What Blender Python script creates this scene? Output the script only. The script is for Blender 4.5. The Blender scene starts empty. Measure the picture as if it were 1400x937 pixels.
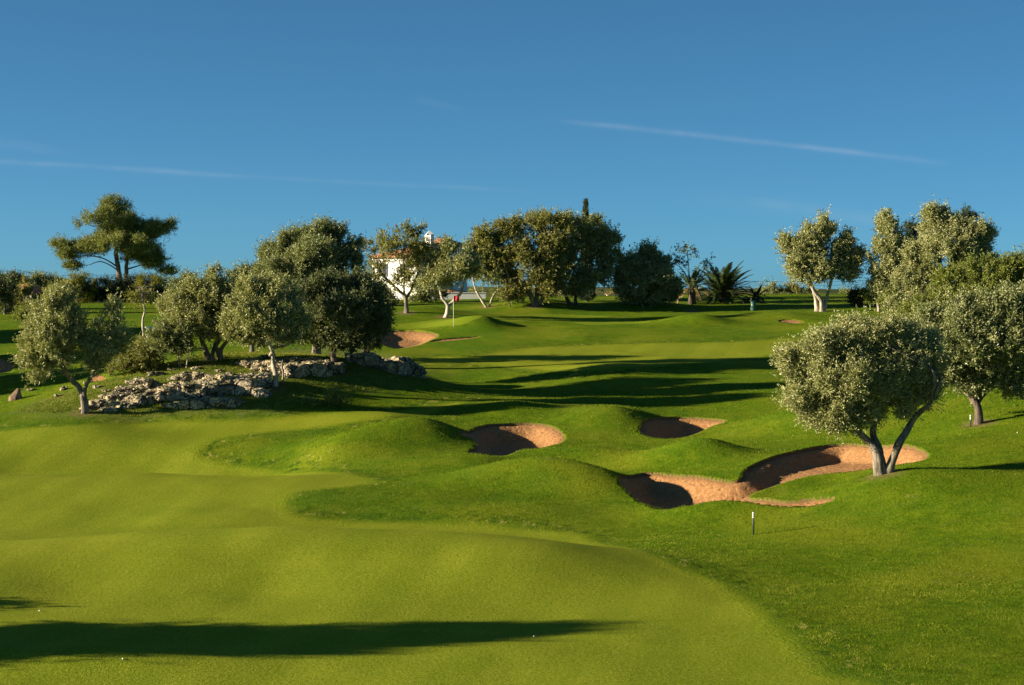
import bpy, bmesh, math, random
import numpy as np
R = math.radians
C = bpy.context.scene.collection
rng = np.random.default_rng(7)
F = 2400.0            # focal length in photograph pixels (1400 wide)
HY = 400.0            # eye-level row
CZ = 10.0             # camera height
SUN_EL, SUN_AZ = R(14.0), R(7.0)   # sun low on the left, a little behind the camera
SUNV = np.array([-math.cos(SUN_EL)*math.cos(SUN_AZ), -math.cos(SUN_EL)*math.sin(SUN_AZ), math.sin(SUN_EL)])

# ------------------------------------------------------------------ noise
def _h(ix, iy, iz, seed=0):
    n = (ix.astype(np.int64)*374761393 + iy.astype(np.int64)*668265263 + iz.astype(np.int64)*2147483647 + seed*974711) & 0xffffffff
    n = ((n ^ (n >> 13))*1274126177) & 0xffffffff
    n = ((n ^ (n >> 16))*2246822519) & 0xffffffff
    return ((n ^ (n >> 15)) & 0xffffff)/float(0xffffff)
def noise3(p, seed=0):
    p = np.asarray(p, float); i = np.floor(p).astype(np.int64); f = p-i; f = f*f*(3-2*f)
    x, y, z = i[..., 0], i[..., 1], i[..., 2]; fx, fy, fz = f[..., 0], f[..., 1], f[..., 2]
    r = 0
    for dx in (0, 1):
        for dy in (0, 1):
            for dz in (0, 1):
                w = (fx if dx else 1-fx)*(fy if dy else 1-fy)*(fz if dz else 1-fz)
                r = r + w*_h(x+dx, y+dy, z+dz, seed)
    return r*2-1
def noise2(x, y, s, seed=0):
    p = np.stack([x/s, y/s, np.zeros_like(x)+.37], -1); return noise3(p, seed)
def sstep(a, b, x):
    t = np.clip((x-a)/(b-a), 0, 1); return t*t*(3-2*t)

# ------------------------------------------------------------------ terrain
CP = []   # photograph column, row, distance
for x in (-500, -200, 100, 500, 900, 1300, 1700): CP += [(x, 937, 43), (x, 862, 49)]
for x in (-200, 300, 700, 1200, 1600): CP += [(x, 1250, 28)]
CP += [(0,755,58),(200,731,60),(400,722,60.5),(600,728,60),(750,748,58),(900,800,55),(1100,800,56),(1300,785,57.5),
 (1030,730,66),(1200,715,66),(1300,690,67),(1400,640,72),(1400,600,79),(1600,640,72),(-200,770,57),
 (0,690,74),(200,690,74),(-200,690,74),(450,690,73),(600,692,73),(0,648,82),(200,647,82),(400,652,80),(-200,650,82),
 (0,622,92),(200,610,94),(0,583,98),(400,588,97),(200,577,99),(600,652,82),(450,622,88),(560,578,99),
 (700,662,80),(780,628,88),(700,568,102),(800,692,74),(900,700,72),(1000,562,104),(880,562,104),(1100,640,77),(1150,668,74),
 (1205,650,72.5),(1250,602,84),(1100,592,90),(1336,579,85),(1336,550,92),(1150,552,103),(1280,640,74),
 (600,546,106),(800,549,106),(1050,545,106),(600,522,114),(800,528,112),(1050,512,116),(600,497,122),(800,502,120),
 (600,481,128),(800,478,130),(1050,472,132),(1250,480,128),(1450,480,128),(800,458,138),(600,452,142),(1050,445,145),(1250,440,145),(1450,440,145),
 (700,434,152),(900,430,158),(600,427,156),(1100,418,165),(800,418,168),(600,416,172),(1300,420,163),(1450,420,163),
 (500,427,152),(500,470,132),(500,497,120),
 (120,570,99),(250,564,100),(400,556,101),(500,548,104),(300,502,107),(400,492,109),(200,515,106),(480,492,110),(560,512,113),
 (250,487,112),(350,482,114),(40,556,103),(0,560,104),(0,532,116),(0,503,127),(0,472,140),(0,441,158),(0,427,172),
 (200,466,140),(200,441,156),(200,419,180),(350,441,156),(350,419,180),(-200,580,100),(-200,530,118),(-200,472,140),(-200,427,172)]
CX = np.array([(a-700)/F*d for a, b, d in CP]); CY = np.array([float(d) for a, b, d in CP]); CH = np.array([-(b-HY)/F*d for a, b, d in CP])
extra = [(-200,66.5,-9.35),(100,66.5,-9.35),(400,67,-9.35),(600,66.5,-9.3),(750,64.5,-9.25),(200,88,-9.3),(0,88,-9.3),(400,87,-9.05),(100,54,-9.25),(400,54,-9.25),(700,53,-9.3)]
for a, d, h in extra: CX = np.append(CX, (a-700)/F*d); CY = np.append(CY, d); CH = np.append(CH, h)
SC = 20.0
def _U(r2): return 0.5*r2*np.log(np.maximum(r2, 1e-9))
_n = len(CX); _P = np.stack([np.ones(_n), CX/SC, CY/SC], 1)
_K = _U(((CX[:, None]-CX)**2+(CY[:, None]-CY)**2)/SC**2) + np.eye(_n)*0.002
_A = np.block([[_K, _P], [_P.T, np.zeros((3, 3))]])
_W = np.linalg.solve(_A, np.concatenate([CH, np.zeros(3)]))
# mounds: column, distance, height, half width, half depth (m), turn (deg)
MD = [(735,78.8,1.3,3.1,1.9,-6),(820,77.2,.5,1.6,1.3,0),(575,92.5,1.1,2.6,2.0,10),(470,90,.35,2.6,2.0,0),
 (800,86.5,.85,3.2,1.5,0),(640,84,.5,2.6,1.5,0),(930,71.5,.3,2.0,1.0,0),(1150,92,.5,3,1.8,0),(1230,70,.35,3,1.6,0),(520,99,.5,3,1.8,0),(700,103,.5,2.6,1.6,0),(838,100.5,.85,2.1,2.3,0),(955,84.0,1.05,2.2,1.4,0),(1085,95.5,.85,2.6,2.2,0),(985,88,.2,2.0,2.0,0),
 (730,71.5,.32,2.8,1.4,0),(1000,70.5,.42,1.9,1.1,0),(1300,79,.35,3.0,2.2,0),
 (655,143.5,.95,2.4,2.4,0),(590,153,.6,3,2.4,0),(735,163,.9,3.6,3.0,0),(955,147.5,.75,2.4,1.6,0),(880,164,.7,4.5,3.0,0),
 (835,117,.5,3.6,2.2,0),(1000,119,.35,4.5,2.0,0),(1060,152,.45,3.5,2.5,0),(1180,140,.4,3.5,2.5,0),(640,107,.15,5,2,0),
 (215,150,.5,5,4,0),(60,128,.8,5,3,0),(40,150,.6,5,3,0),(-10,112,.9,4,2.5,0),(120,45.0,.35,4.5,1.1,0),(300,70.5,.25,4,1.5,0),(330,93,.4,3.5,2.2,0),(120,95,.35,3.5,2,0)]
MDX = [((a-700)/F*d, d, h, sx, sy, R(t)) for a, d, h, sx, sy, t in MD]
def base_ground(x, y):
    x = np.asarray(x, float); y = np.asarray(y, float)
    yc = np.clip(y, 26, 185)
    lim = 0.36*yc+2
    xc = np.clip(x, -lim, lim)
    z = np.zeros(x.shape)
    flat = z.ravel(); fx = (xc/SC).ravel(); fy = (yc/SC).ravel()
    for s in range(0, flat.size, 60000):
        a = fx[s:s+60000]; b = fy[s:s+60000]
        k = _U((a[:, None]-CX/SC)**2+(b[:, None]-CY/SC)**2)
        flat[s:s+60000] = k@_W[:_n] + _W[_n] + _W[_n+1]*a + _W[_n+2]*b
    z = flat.reshape(x.shape)+CZ
    for mx, my, h, sx, sy, t in MDX:
        dx = x-mx; dy = y-my
        u = (dx*math.cos(t)+dy*math.sin(t))/sx; v = (-dx*math.sin(t)+dy*math.cos(t))/sy; u = np.where(u > 0, u*1.45, u)
        z = z + h*np.exp(-0.5*(u*u+v*v))
    near = sstep(260, 120, y)
    z = z + near*(0.055*noise2(x, y, 2.7, 1)+0.10*noise2(x, y, 7.3, 2)+0.13*noise2(x, y, 15, 12)+0.012*noise2(x, y, 1.1, 3))
    # beyond the plateau the land falls away, then low hills close the view
    t = sstep(185, 700, y); z = z*(1-t) + 2.0*t
    r = np.hypot(x, y)
    hh = sstep(900, 2600, r)*(13+9*noise2(x, y, 700, 5)+4*noise2(x, y, 240, 6)) + sstep(300, 800, r)*2*noise2(x, y, 130, 8)
    z = z + hh*sstep(150, 400, r)
    return z
def march(px, py, lo=30, hi=400, fn=None):
    d = np.exp(np.linspace(math.log(lo), math.log(hi), 1400))
    z = (fn or base_ground)((px-700)/F*d, d); ray = CZ-(py-HY)/F*d
    w = np.nonzero(z > ray)[0]
    if len(w) == 0: i = len(d)-1; t = 0
    else:
        i = max(w[0], 1); a = ray[i-1]-z[i-1]; b = z[i]-ray[i]; t = a/(a+b) if a+b > 0 else 0
        dd = d[i-1]+(d[i]-d[i-1])*t; return (px-700)/F*dd, dd
    return (px-700)/F*d[i], d[i]
def crom(pts, n=6, closed=True):
    P = np.array(pts, float); out = []
    N = len(P)
    rngN = range(N) if closed else range(N-1)
    for i in rngN:
        if closed: p0, p1, p2, p3 = P[i-1], P[i], P[(i+1) % N], P[(i+2) % N]
        else: p0, p1, p2, p3 = P[max(i-1, 0)], P[i], P[i+1], P[min(i+2, N-1)]
        for k in range(n):
            t = k/n
            out.append(0.5*((2*p1)+(-p0+p2)*t+(2*p0-5*p1+4*p2-p3)*t*t+(-p0+3*p1-3*p2+p3)*t**3))
    if not closed: out.append(P[-1])
    return np.array(out)
def sdf(x, y, poly):
    """signed distance, negative inside"""
    d = np.full(x.shape, 1e9); inside = np.zeros(x.shape, bool); n = len(poly)
    for i in range(n):
        ax, ay = poly[i]; bx, by = poly[(i+1) % n]
        ex, ey = bx-ax, by-ay; L = ex*ex+ey*ey+1e-12
        t = np.clip(((x-ax)*ex+(y-ay)*ey)/L, 0, 1)
        d = np.minimum(d, (x-ax-t*ex)**2+(y-ay-t*ey)**2)
        c = ((ay > y) != (by > y)); xs = ax+(y-ay)*ex/(ey if abs(ey) > 1e-12 else 1e-12)
        inside ^= c & (x < xs)
    d = np.sqrt(d); return np.where(inside, -d, d)
def worldpoly(pts, n=5):
    return crom([march(a, b) for a, b in pts], n)

BK = [  # outline in the photograph, depth, lip, label
 dict(p=[(630,592),(655,584),(690,580),(730,579),(758,585),(770,597),(764,606),(738,613),(700,620),(668,622),(640,619),(652,610),(646,600)], d=.62, lip=.12,
      l='kidney-shaped sand bunker between grass mounds, left of the small far bunker'),
 dict(p=[(848,653),(880,647),(940,650),(985,656),(1012,656),(1022,641),(1060,624),(1110,612),(1170,607),(1235,608),(1267,622),(1250,632),(1190,641),(1130,647),(1088,655),(1055,666),(1022,679),(1062,684),(1110,682),(1139,681),(1120,690),(1080,692),(1030,687),(985,684),(940,691),(895,694),(872,683)], d=.6, lip=.13,
      l='largest sand bunker, long and winding, running behind the near olive tree'),
 dict(p=[(876,586),(884,575),(910,571),(950,571),(991,575),(968,585),(935,598),(900,599),(878,593)], d=.55, lip=.12,
      l='small sand bunker behind the mounds with a dark post at its left edge'),
 dict(p=[(508,459),(530,453),(570,452),(598,458),(582,468),(552,476),(535,475),(518,467)], d=.45, lip=.12,
      l='sand bunker just left below the red flag'),
 dict(p=[(590,467),(612,463.5),(655,460.8),(640,463.2),(610,466.5)], d=.15, lip=.04,
      l='thin sliver of sand on the grass bank below the red flag'),
 dict(p=[(1066,439),(1082,437.6),(1097,440),(1084,442)], d=.15, lip=.03,
      l='tiny sliver of sand on the far slope left of the right-hand trees'),
 dict(p=[(-40,492),(-10,488),(12,493),(18,501),(8,509),(-40,511)], d=.6, lip=.15,
      l='shaded sand bunker cut by the left edge of the picture'),
 dict(p=[(126,517),(134,512.5),(142,517),(139,520.5),(128,520.5)], d=.2, lip=.05,
      l='little patch of sand showing behind the leftmost olive tree'),
]
for b in BK: b['w'] = worldpoly(b['p'], 5)
# mown areas
FW = [[(-300,1300),(700,1300),(1180,960),(1120,920),(1060,862),(985,800),(900,765),(790,735),(690,722),(600,716),(480,714),(400,706),(388,690),(410,672),(500,662),(490,652),(380,647),(300,636),(262,620),(290,602),(350,592),(450,582),(540,568),(640,548),(600,553),(500,562),(420,568),(330,575),(200,580),(100,582),(0,590),(-300,600)],
      [(575,496),(640,497),(720,505),(800,508),(900,500),(1000,492),(1100,478),(1180,462),(1120,460),(1000,468),(880,470),(760,474),(680,482),(640,490),(600,488)]]
GR = [[(520,447),(600,447),(640,441),(700,440),(760,437),(800,444),(850,443),(890,440),(860,436),(800,431),(700,430),(600,437)]]
FWW = [worldpoly(p, 4) for p in FW]; GRW = [worldpoly(p, 4) for p in GR]
ROCKY = worldpoly([(20,566),(120,570),(250,568),(380,562),(450,540),(575,525),(570,500),(500,480),(380,480),(250,488),(180,510),(60,545)], 4)

def sd_bunker(x, y):
    s = np.full(x.shape, 5.0); lip = np.zeros(x.shape)
    for b in BK:
        w = b['w']; m = (x > w[:, 0].min()-2) & (x < w[:, 0].max()+2) & (y > w[:, 1].min()-2) & (y < w[:, 1].max()+2)
        if m.any():
            d = sdf(x[m], y[m], w); s[m] = np.minimum(s[m], d)
            lip[m] = np.maximum(lip[m], (b['lip']*.15)*np.exp(-np.maximum(d, 0)/.45))
    return s, lip
def ground(x, y):
    x = np.asarray(x, float); y = np.asarray(y, float); sh = x.shape
    x = np.atleast_1d(x); y = np.atleast_1d(y)
    z = base_ground(x, y); s, lip = sd_bunker(x, y)
    z = z + lip - 1.7*sstep(0.02, -0.16, s)
    return z.reshape(sh) if sh else float(z[0])
def gz(x, y): return float(ground(np.array([x]), np.array([y]))[0])

# ------------------------------------------------------------------ mesh helpers
def mesh_np(name, V, faces, mat=None, parent=None, smooth=True, attrs=None):
    """V (n,3); faces (m,k) int array"""
    me = bpy.data.meshes.new(name); V = np.asarray(V, np.float32); Fa = np.asarray(faces, np.int32)
    m, k = Fa.shape
    me.vertices.add(len(V)); me.vertices.foreach_set('co', V.ravel())
    me.loops.add(m*k); me.loops.foreach_set('vertex_index', Fa.ravel())
    me.polygons.add(m); me.polygons.foreach_set('loop_start', np.arange(0, m*k, k, dtype=np.int32))
    me.polygons.foreach_set('loop_total', np.full(m, k, np.int32))
    me.polygons.foreach_set('use_smooth', np.full(m, bool(smooth)))
    for nm, dom, data in (attrs or []):
        a = me.attributes.new(nm, 'FLOAT', dom); a.data.foreach_set('value', np.asarray(data, np.float32))
    me.update(calc_edges=True); me.validate()
    o = bpy.data.objects.new(name, me); C.objects.link(o)
    if mat: me.materials.append(mat)
    if parent: o.parent = parent
    return o
def tag(o, label=None, cat=None, group=None, kind=None):
    if label: o['label'] = label
    if cat: o['category'] = cat
    if group: o['group'] = group
    if kind: o['kind'] = kind
    return o
def empty(name, loc, label, cat, group=None, rz=0):
    o = bpy.data.objects.new(name, None); C.objects.link(o); o.location = loc; o.rotation_euler = (0, 0, rz)
    o.empty_display_size = .3
    return tag(o, label, cat, group)
class MB:
    """collects quads and tubes into one mesh"""
    def __init__(s): s.v = []; s.f = []; s.n = 0
    def add(s, V, Q):
        V = np.asarray(V, float); s.v.append(V); s.f.append(np.asarray(Q, int)+s.n); s.n += len(V)
    def tube(s, P, r, sides=7, gn=0.0, seed=0, cap=True):
        P = np.asarray(P, float); n = len(P); r = np.broadcast_to(np.asarray(r, float), (n,))
        T = np.gradient(P, axis=0); T /= np.linalg.norm(T, axis=1)[:, None]+1e-9
        ref = np.array([0.13, 1, 0.07]) if abs(T[0][1]) < .9 else np.array([1., .1, 0])
        A = np.cross(T, ref); A /= np.linalg.norm(A, axis=1)[:, None]+1e-9; B = np.cross(T, A)
        th = np.arange(sides)*2*math.pi/sides
        rad = r[:, None]*np.ones(sides)
        if gn: rad = rad*(1+gn*noise3(np.stack(np.broadcast_arrays(np.cos(th)[None]*1.3+P[:, :1]*0, np.sin(th)[None]*1.3+P[:, :1]*0, P[:, 2:3]*1.8+seed+0*th[None]), -1), seed))
        V = P[:, None]+rad[..., None]*(np.cos(th)[None, :, None]*A[:, None]+np.sin(th)[None, :, None]*B[:, None])
        V = V.reshape(-1, 3); i = np.arange(n-1)[:, None]*sides; j = np.arange(sides)[None]; k = (j+1) % sides
        Q = np.stack([i+j, i+k, i+sides+k, i+sides+j], -1).reshape(-1, 4)
        s.add(V, Q)
        if cap:
            m = s.n; s.v.append(np.array([P[0], P[-1]])); s.n += 2; b0 = m-n*sides
            s.f.append(np.array([[m, b0+(q+1) % sides, b0+q, m] for q in range(0)], int).reshape(-1, 4))
            e = m-sides
            s.f.append(np.array([[b0+(q+2) % sides, b0+(q+1) % sides, b0+q, m] for q in range(0, sides-1, 2)]+[[e+q, e+(q+1) % sides, e+(q+2) % sides, m+1] for q in range(0, sides-1, 2)], int))
    def box(s, c, d, rz=0):
        c = np.array(c, float); d = np.array(d, float)/2
        V = np.array([[x, y, z] for x in (-1, 1) for y in (-1, 1) for z in (-1, 1)])*d
        cs, sn = math.cos(rz), math.sin(rz); V = np.stack([V[:, 0]*cs-V[:, 1]*sn, V[:, 0]*sn+V[:, 1]*cs, V[:, 2]], 1)+c
        s.add(V, [[0,1,3,2],[4,6,7,5],[0,4,5,1],[2,3,7,6],[0,2,6,4],[1,5,7,3]])
    def build(s, name, mat, parent=None, smooth=True):
        return mesh_np(name, np.concatenate(s.v), np.concatenate(s.f), mat, parent, smooth)

# ------------------------------------------------------------------ materials
def newmat(name):
    m = bpy.data.materials.new(name); m.use_nodes = True; nt = m.node_tree; nt.nodes.clear()
    out = nt.nodes.new('ShaderNodeOutputMaterial'); return m, nt, out
def N(nt, t, **k):
    n = nt.nodes.new(t)
    for a, b in k.items():
        if a in n.inputs: n.inputs[a].default_value = b
        else: setattr(n, a, b)
    return n
def ramp(nt, fac, stops):
    r = nt.nodes.new('ShaderNodeValToRGB'); e = r.color_ramp.elements
    while len(e) < len(stops): e.new(0.5)
    for q, (p, c) in zip(e, stops): q.position = p; q.color = (*c, 1)
    nt.links.new(fac, r.inputs[0]); return r.outputs[0]
def mixc(nt, f, a, b, mode='MIX'):
    m = nt.nodes.new('ShaderNodeMix'); m.data_type = 'RGBA'; m.blend_type = mode
    for s, v in ((0, f), (6, a), (7, b)):
        if isinstance(v, (int, float)): m.inputs[s].default_value = v
        elif isinstance(v, tuple): m.inputs[s].default_value = (*v, 1)
        else: nt.links.new(v, m.inputs[s])
    return m.outputs[2]
def math_(nt, op, a, b=0.0, c=None, clamp=False):
    m = nt.nodes.new('ShaderNodeMath'); m.operation = op; m.use_clamp = clamp
    for i, v in enumerate((a, b) if c is None else (a, b, c)):
        if isinstance(v, (int, float)): m.inputs[i].default_value = v
        else: nt.links.new(v, m.inputs[i])
    return m.outputs[0]
def mapr(nt, v, a, b, c=0.0, d=1.0):
    m = nt.nodes.new('ShaderNodeMapRange'); m.interpolation_type = 'SMOOTHSTEP'
    nt.links.new(v, m.inputs[0]); m.inputs[1].default_value = a; m.inputs[2].default_value = b; m.inputs[3].default_value = c; m.inputs[4].default_value = d
    return m.outputs[0]
def nz(nt, co, scale, detail=4, rough=.6, stretch=None, dist=0):
    v = co
    if stretch:
        mp = nt.nodes.new('ShaderNodeMapping'); mp.inputs['Scale'].default_value = stretch; nt.links.new(co, mp.inputs[0]); v = mp.outputs[0]
    n = nt.nodes.new('ShaderNodeTexNoise'); n.inputs['Scale'].default_value = scale; n.inputs['Detail'].default_value = detail
    n.inputs['Roughness'].default_value = rough; n.inputs['Distortion'].default_value = dist
    nt.links.new(v, n.inputs['Vector']); return n.outputs[0]
def attr(nt, name):
    a = nt.nodes.new('ShaderNodeAttribute'); a.attribute_name = name; return a.outputs['Fac']

def ground_mat():
    m, nt, out = newmat('ground'); L = nt.links.new
    co = N(nt, 'ShaderNodeTexCoord').outputs['Object']
    n1 = nz(nt, co, 1.2, 5, .65); n2 = nz(nt, co, .22, 3, .5); n3 = nz(nt, co, 9, 4, .7); n4 = nz(nt, co, 16, 4, .75); n5 = nz(nt, co, .05, 3, .55)
    wob = math_(nt, 'ADD', math_(nt, 'MULTIPLY', math_(nt, 'SUBTRACT', n3, .5), .6), math_(nt, 'MULTIPLY', math_(nt, 'SUBTRACT', n1, .5), 1.1))
    fw = mapr(nt, math_(nt, 'ADD', attr(nt, 'sd_fair'), wob), .65, -.55)
    gr = mapr(nt, math_(nt, 'ADD', attr(nt, 'sd_green'), wob), .10, -.10)
    rk = mapr(nt, math_(nt, 'ADD', attr(nt, 'sd_rocky'), math_(nt, 'MULTIPLY', math_(nt, 'SUBTRACT', n1, .5), 5)), 1.0, -1.0)
    bk = attr(nt, 'sd_bunker')
    # rough
    rough = ramp(nt, n1, [(.3, (.045, .095, .002)), (.5, (.078, .135, .003)), (.7, (.130, .170, .006))])
    rough = mixc(nt, mapr(nt, n2, .42, .68), rough, (.140, .170, .008))
    rough = mixc(nt, math_(nt, 'MULTIPLY', mapr(nt, n3, .48, .66), .55), rough, (.19, .24, .02))
    rough = mixc(nt, math_(nt, 'MULTIPLY', mapr(nt, n4, .52, .36), .6), rough, (.02, .055, .002))
    dry = mapr(nt, nz(nt, co, .8, 5, .7), .6, .75)
    rough = mixc(nt, math_(nt, 'MULTIPLY', dry, .35), rough, (.23, .19, .07))
    # fairway
    fair = ramp(nt, n2, [(.3, (.128, .172, .006)), (.55, (.160, .196, .009)), (.75, (.200, .228, .014))])
    fair = mixc(nt, math_(nt, 'MULTIPLY', mapr(nt, n1, .4, .7), .3), fair, (.10, .165, .005))
    fair = mixc(nt, math_(nt, 'MULTIPLY', mapr(nt, n4, .48, .6), .65), fair, (.28, .31, .04))
    fair = mixc(nt, math_(nt, 'MULTIPLY', mapr(nt, n3, .5, .34), .55), fair, (.075, .11, .002))
    col = mixc(nt, fw, rough, fair)
    mp = nt.nodes.new('ShaderNodeMapping'); mp.inputs['Rotation'].default_value = (0, 0, .22); L(co, mp.inputs[0])
    wv = N(nt, 'ShaderNodeTexWave', Scale=.13, Distortion=5.0, Detail=1.0); wv.inputs['Detail Scale'].default_value = .25; L(mp.outputs[0], wv.inputs[0])
    fair = mixc(nt, math_(nt, 'MULTIPLY', mapr(nt, wv.outputs[0], .35, .65), .2), fair, (.095, .145, .005))
    fair = mixc(nt, math_(nt, 'MULTIPLY', mapr(nt, n5, .4, .65), .3), fair, (.24, .25, .018))
    sf = attr(nt, 'sd_fair')
    edge = math_(nt, 'MULTIPLY', mapr(nt, sf, .0, .5), mapr(nt, sf, 2.6, .8))
    rough = mixc(nt, math_(nt, 'MULTIPLY', edge, mapr(nt, nz(nt, co, 1.6, 6, .75), .46, .62)), rough, (.035, .075, .004))
    rough = mixc(nt, math_(nt, 'MULTIPLY', edge, mapr(nt, nz(nt, co, 1.1, 6, .8, (1.5, .7, 1)), .56, .66)), rough, (.32, .28, .07))
    rough = mixc(nt, math_(nt, 'MULTIPLY', mapr(nt, nz(nt, co, .13, 4, .6), .5, .66), .5), rough, (.05, .115, .006))
    col = mixc(nt, fw, rough, fair)
    green = mixc(nt, n1, (.13, .185, .010), (.15, .20, .012)); col = mixc(nt, gr, col, green)
    scr = ramp(nt, n3, [(.3, (.05, .08, .015)), (.5, (.12, .14, .03)), (.68, (.25, .21, .09))])
    col = mixc(nt, math_(nt, 'MULTIPLY', rk, .6), col, scr)
    sdt = math_(nt, 'ADD', attr(nt, 'sd_tree'), math_(nt, 'MULTIPLY', math_(nt, 'SUBTRACT', n3, .5), 1.4))
    col = mixc(nt, math_(nt, 'MULTIPLY', mapr(nt, sdt, .9, .25), .8), col, (.17, .125, .06))
    # worn soil on the bunker faces
    soil = mixc(nt, n3, (.10, .062, .03), (.2, .13, .06))
    col = mixc(nt, mapr(nt, math_(nt, 'ADD', bk, math_(nt, 'MULTIPLY', math_(nt, 'SUBTRACT', n3, .5), .1)), .11, .03), col, soil)
    # far country: scrub and dry fields
    far = attr(nt, 'far')
    fn = nz(nt, co, .018, 6, .65); fc = ramp(nt, fn, [(.35, (.03, .045, .012)), (.5, (.06, .075, .02)), (.62, (.14, .125, .05)), (.75, (.035, .05, .015))])
    col = mixc(nt, far, col, fc)
    p = N(nt, 'ShaderNodeBsdfPrincipled', Roughness=.9); p.inputs['Specular IOR Level'].default_value = .03
    L(col, p.inputs['Base Color']); p.inputs['Sheen Weight'].default_value = .0; p.inputs['Sheen Roughness'].default_value = .4; p.inputs['Sheen Tint'].default_value = (.8, .9, .2, 1)
    short = math_(nt, 'MAXIMUM', fw, gr)
    amp = math_(nt, 'ADD', .03, math_(nt, 'MULTIPLY', math_(nt, 'SUBTRACT', 1.0, short), .06))
    hsum = math_(nt, 'ADD', math_(nt, 'MULTIPLY', n3, .6), math_(nt, 'MULTIPLY', n4, .45))
    hgt = math_(nt, 'MULTIPLY', hsum, amp)
    hgt = math_(nt, 'ADD', hgt, math_(nt, 'MULTIPLY', math_(nt, 'SUBTRACT', 1.0, short), .03))
    b = N(nt, 'ShaderNodeBump', Strength=.9, Distance=1.0); L(hgt, b.inputs['Height']); L(b.outputs[0], p.inputs['Normal'])
    L(p.outputs[0], out.inputs[0]); return m
def sand_mat():
    m, nt, out = newmat('bunker_sand'); L = nt.links.new; co = N(nt, 'ShaderNodeTexCoord').outputs['Object']
    n = nz(nt, co, 5, 6, .7); n2 = nz(nt, co, 22, 3, .7); n0 = nz(nt, co, .9, 3)
    c = ramp(nt, n, [(.3, (.20, .095, .038)), (.55, (.32, .17, .072)), (.75, (.42, .24, .115))])
    c = mixc(nt, math_(nt, 'MULTIPLY', mapr(nt, n0, .45, .7), .4), c, (.28, .135, .05))
    p = N(nt, 'ShaderNodeBsdfPrincipled', Roughness=.95); p.inputs['Specular IOR Level'].default_value = .1; L(c, p.inputs['Base Color'])
    v = N(nt, 'ShaderNodeTexVoronoi', Scale=3.2); L(co, v.inputs['Vector']); vv = mapr(nt, v.outputs['Distance'], 0, .35)
    h = math_(nt, 'ADD', math_(nt, 'MULTIPLY', n, .10), math_(nt, 'ADD', math_(nt, 'MULTIPLY', n2, .015), math_(nt, 'MULTIPLY', vv, .05)))
    b = N(nt, 'ShaderNodeBump', Strength=.8, Distance=1.0); L(h, b.inputs['Height']); L(b.outputs[0], p.inputs['Normal'])
    L(p.outputs[0], out.inputs[0]); return m
def leaf_mat(name, stops, under=None, trans=.25, rough=.55, spec=.3):
    m, nt, out = newmat(name); L = nt.links.new
    c = ramp(nt, attr(nt, 'rnd'), stops)
    if under:
        g = N(nt, 'ShaderNodeNewGeometry'); c = mixc(nt, math_(nt, 'MULTIPLY', g.outputs['Backfacing'], .8), c, under)
    p = N(nt, 'ShaderNodeBsdfPrincipled', Roughness=rough); p.inputs['Specular IOR Level'].default_value = spec; L(c, p.inputs['Base Color'])
    t = N(nt, 'ShaderNodeBsdfTranslucent'); tc = mixc(nt, 1.0, c, (.95, 1.0, .35), 'MULTIPLY'); L(tc, t.inputs[0])
    mx = N(nt, 'ShaderNodeMixShader'); mx.inputs[0].default_value = trans; L(p.outputs[0], mx.inputs[1]); L(t.outputs[0], mx.inputs[2]); L(mx.outputs[0], out.inputs[0])
    return m
def bark_mat(name, a, b):
    m, nt, out = newmat(name); L = nt.links.new; co = N(nt, 'ShaderNodeTexCoord').outputs['Object']
    n = nz(nt, co, 5, 6, .7, (1, 1, .25)); c = mixc(nt, mapr(nt, n, .35, .68), a, b)
    p = N(nt, 'ShaderNodeBsdfPrincipled', Roughness=.9); L(c, p.inputs['Base Color'])
    bb = N(nt, 'ShaderNodeBump', Strength=.9, Distance=.08); L(n, bb.inputs['Height']); L(bb.outputs[0], p.inputs['Normal']); L(p.outputs[0], out.inputs[0]); return m
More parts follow.
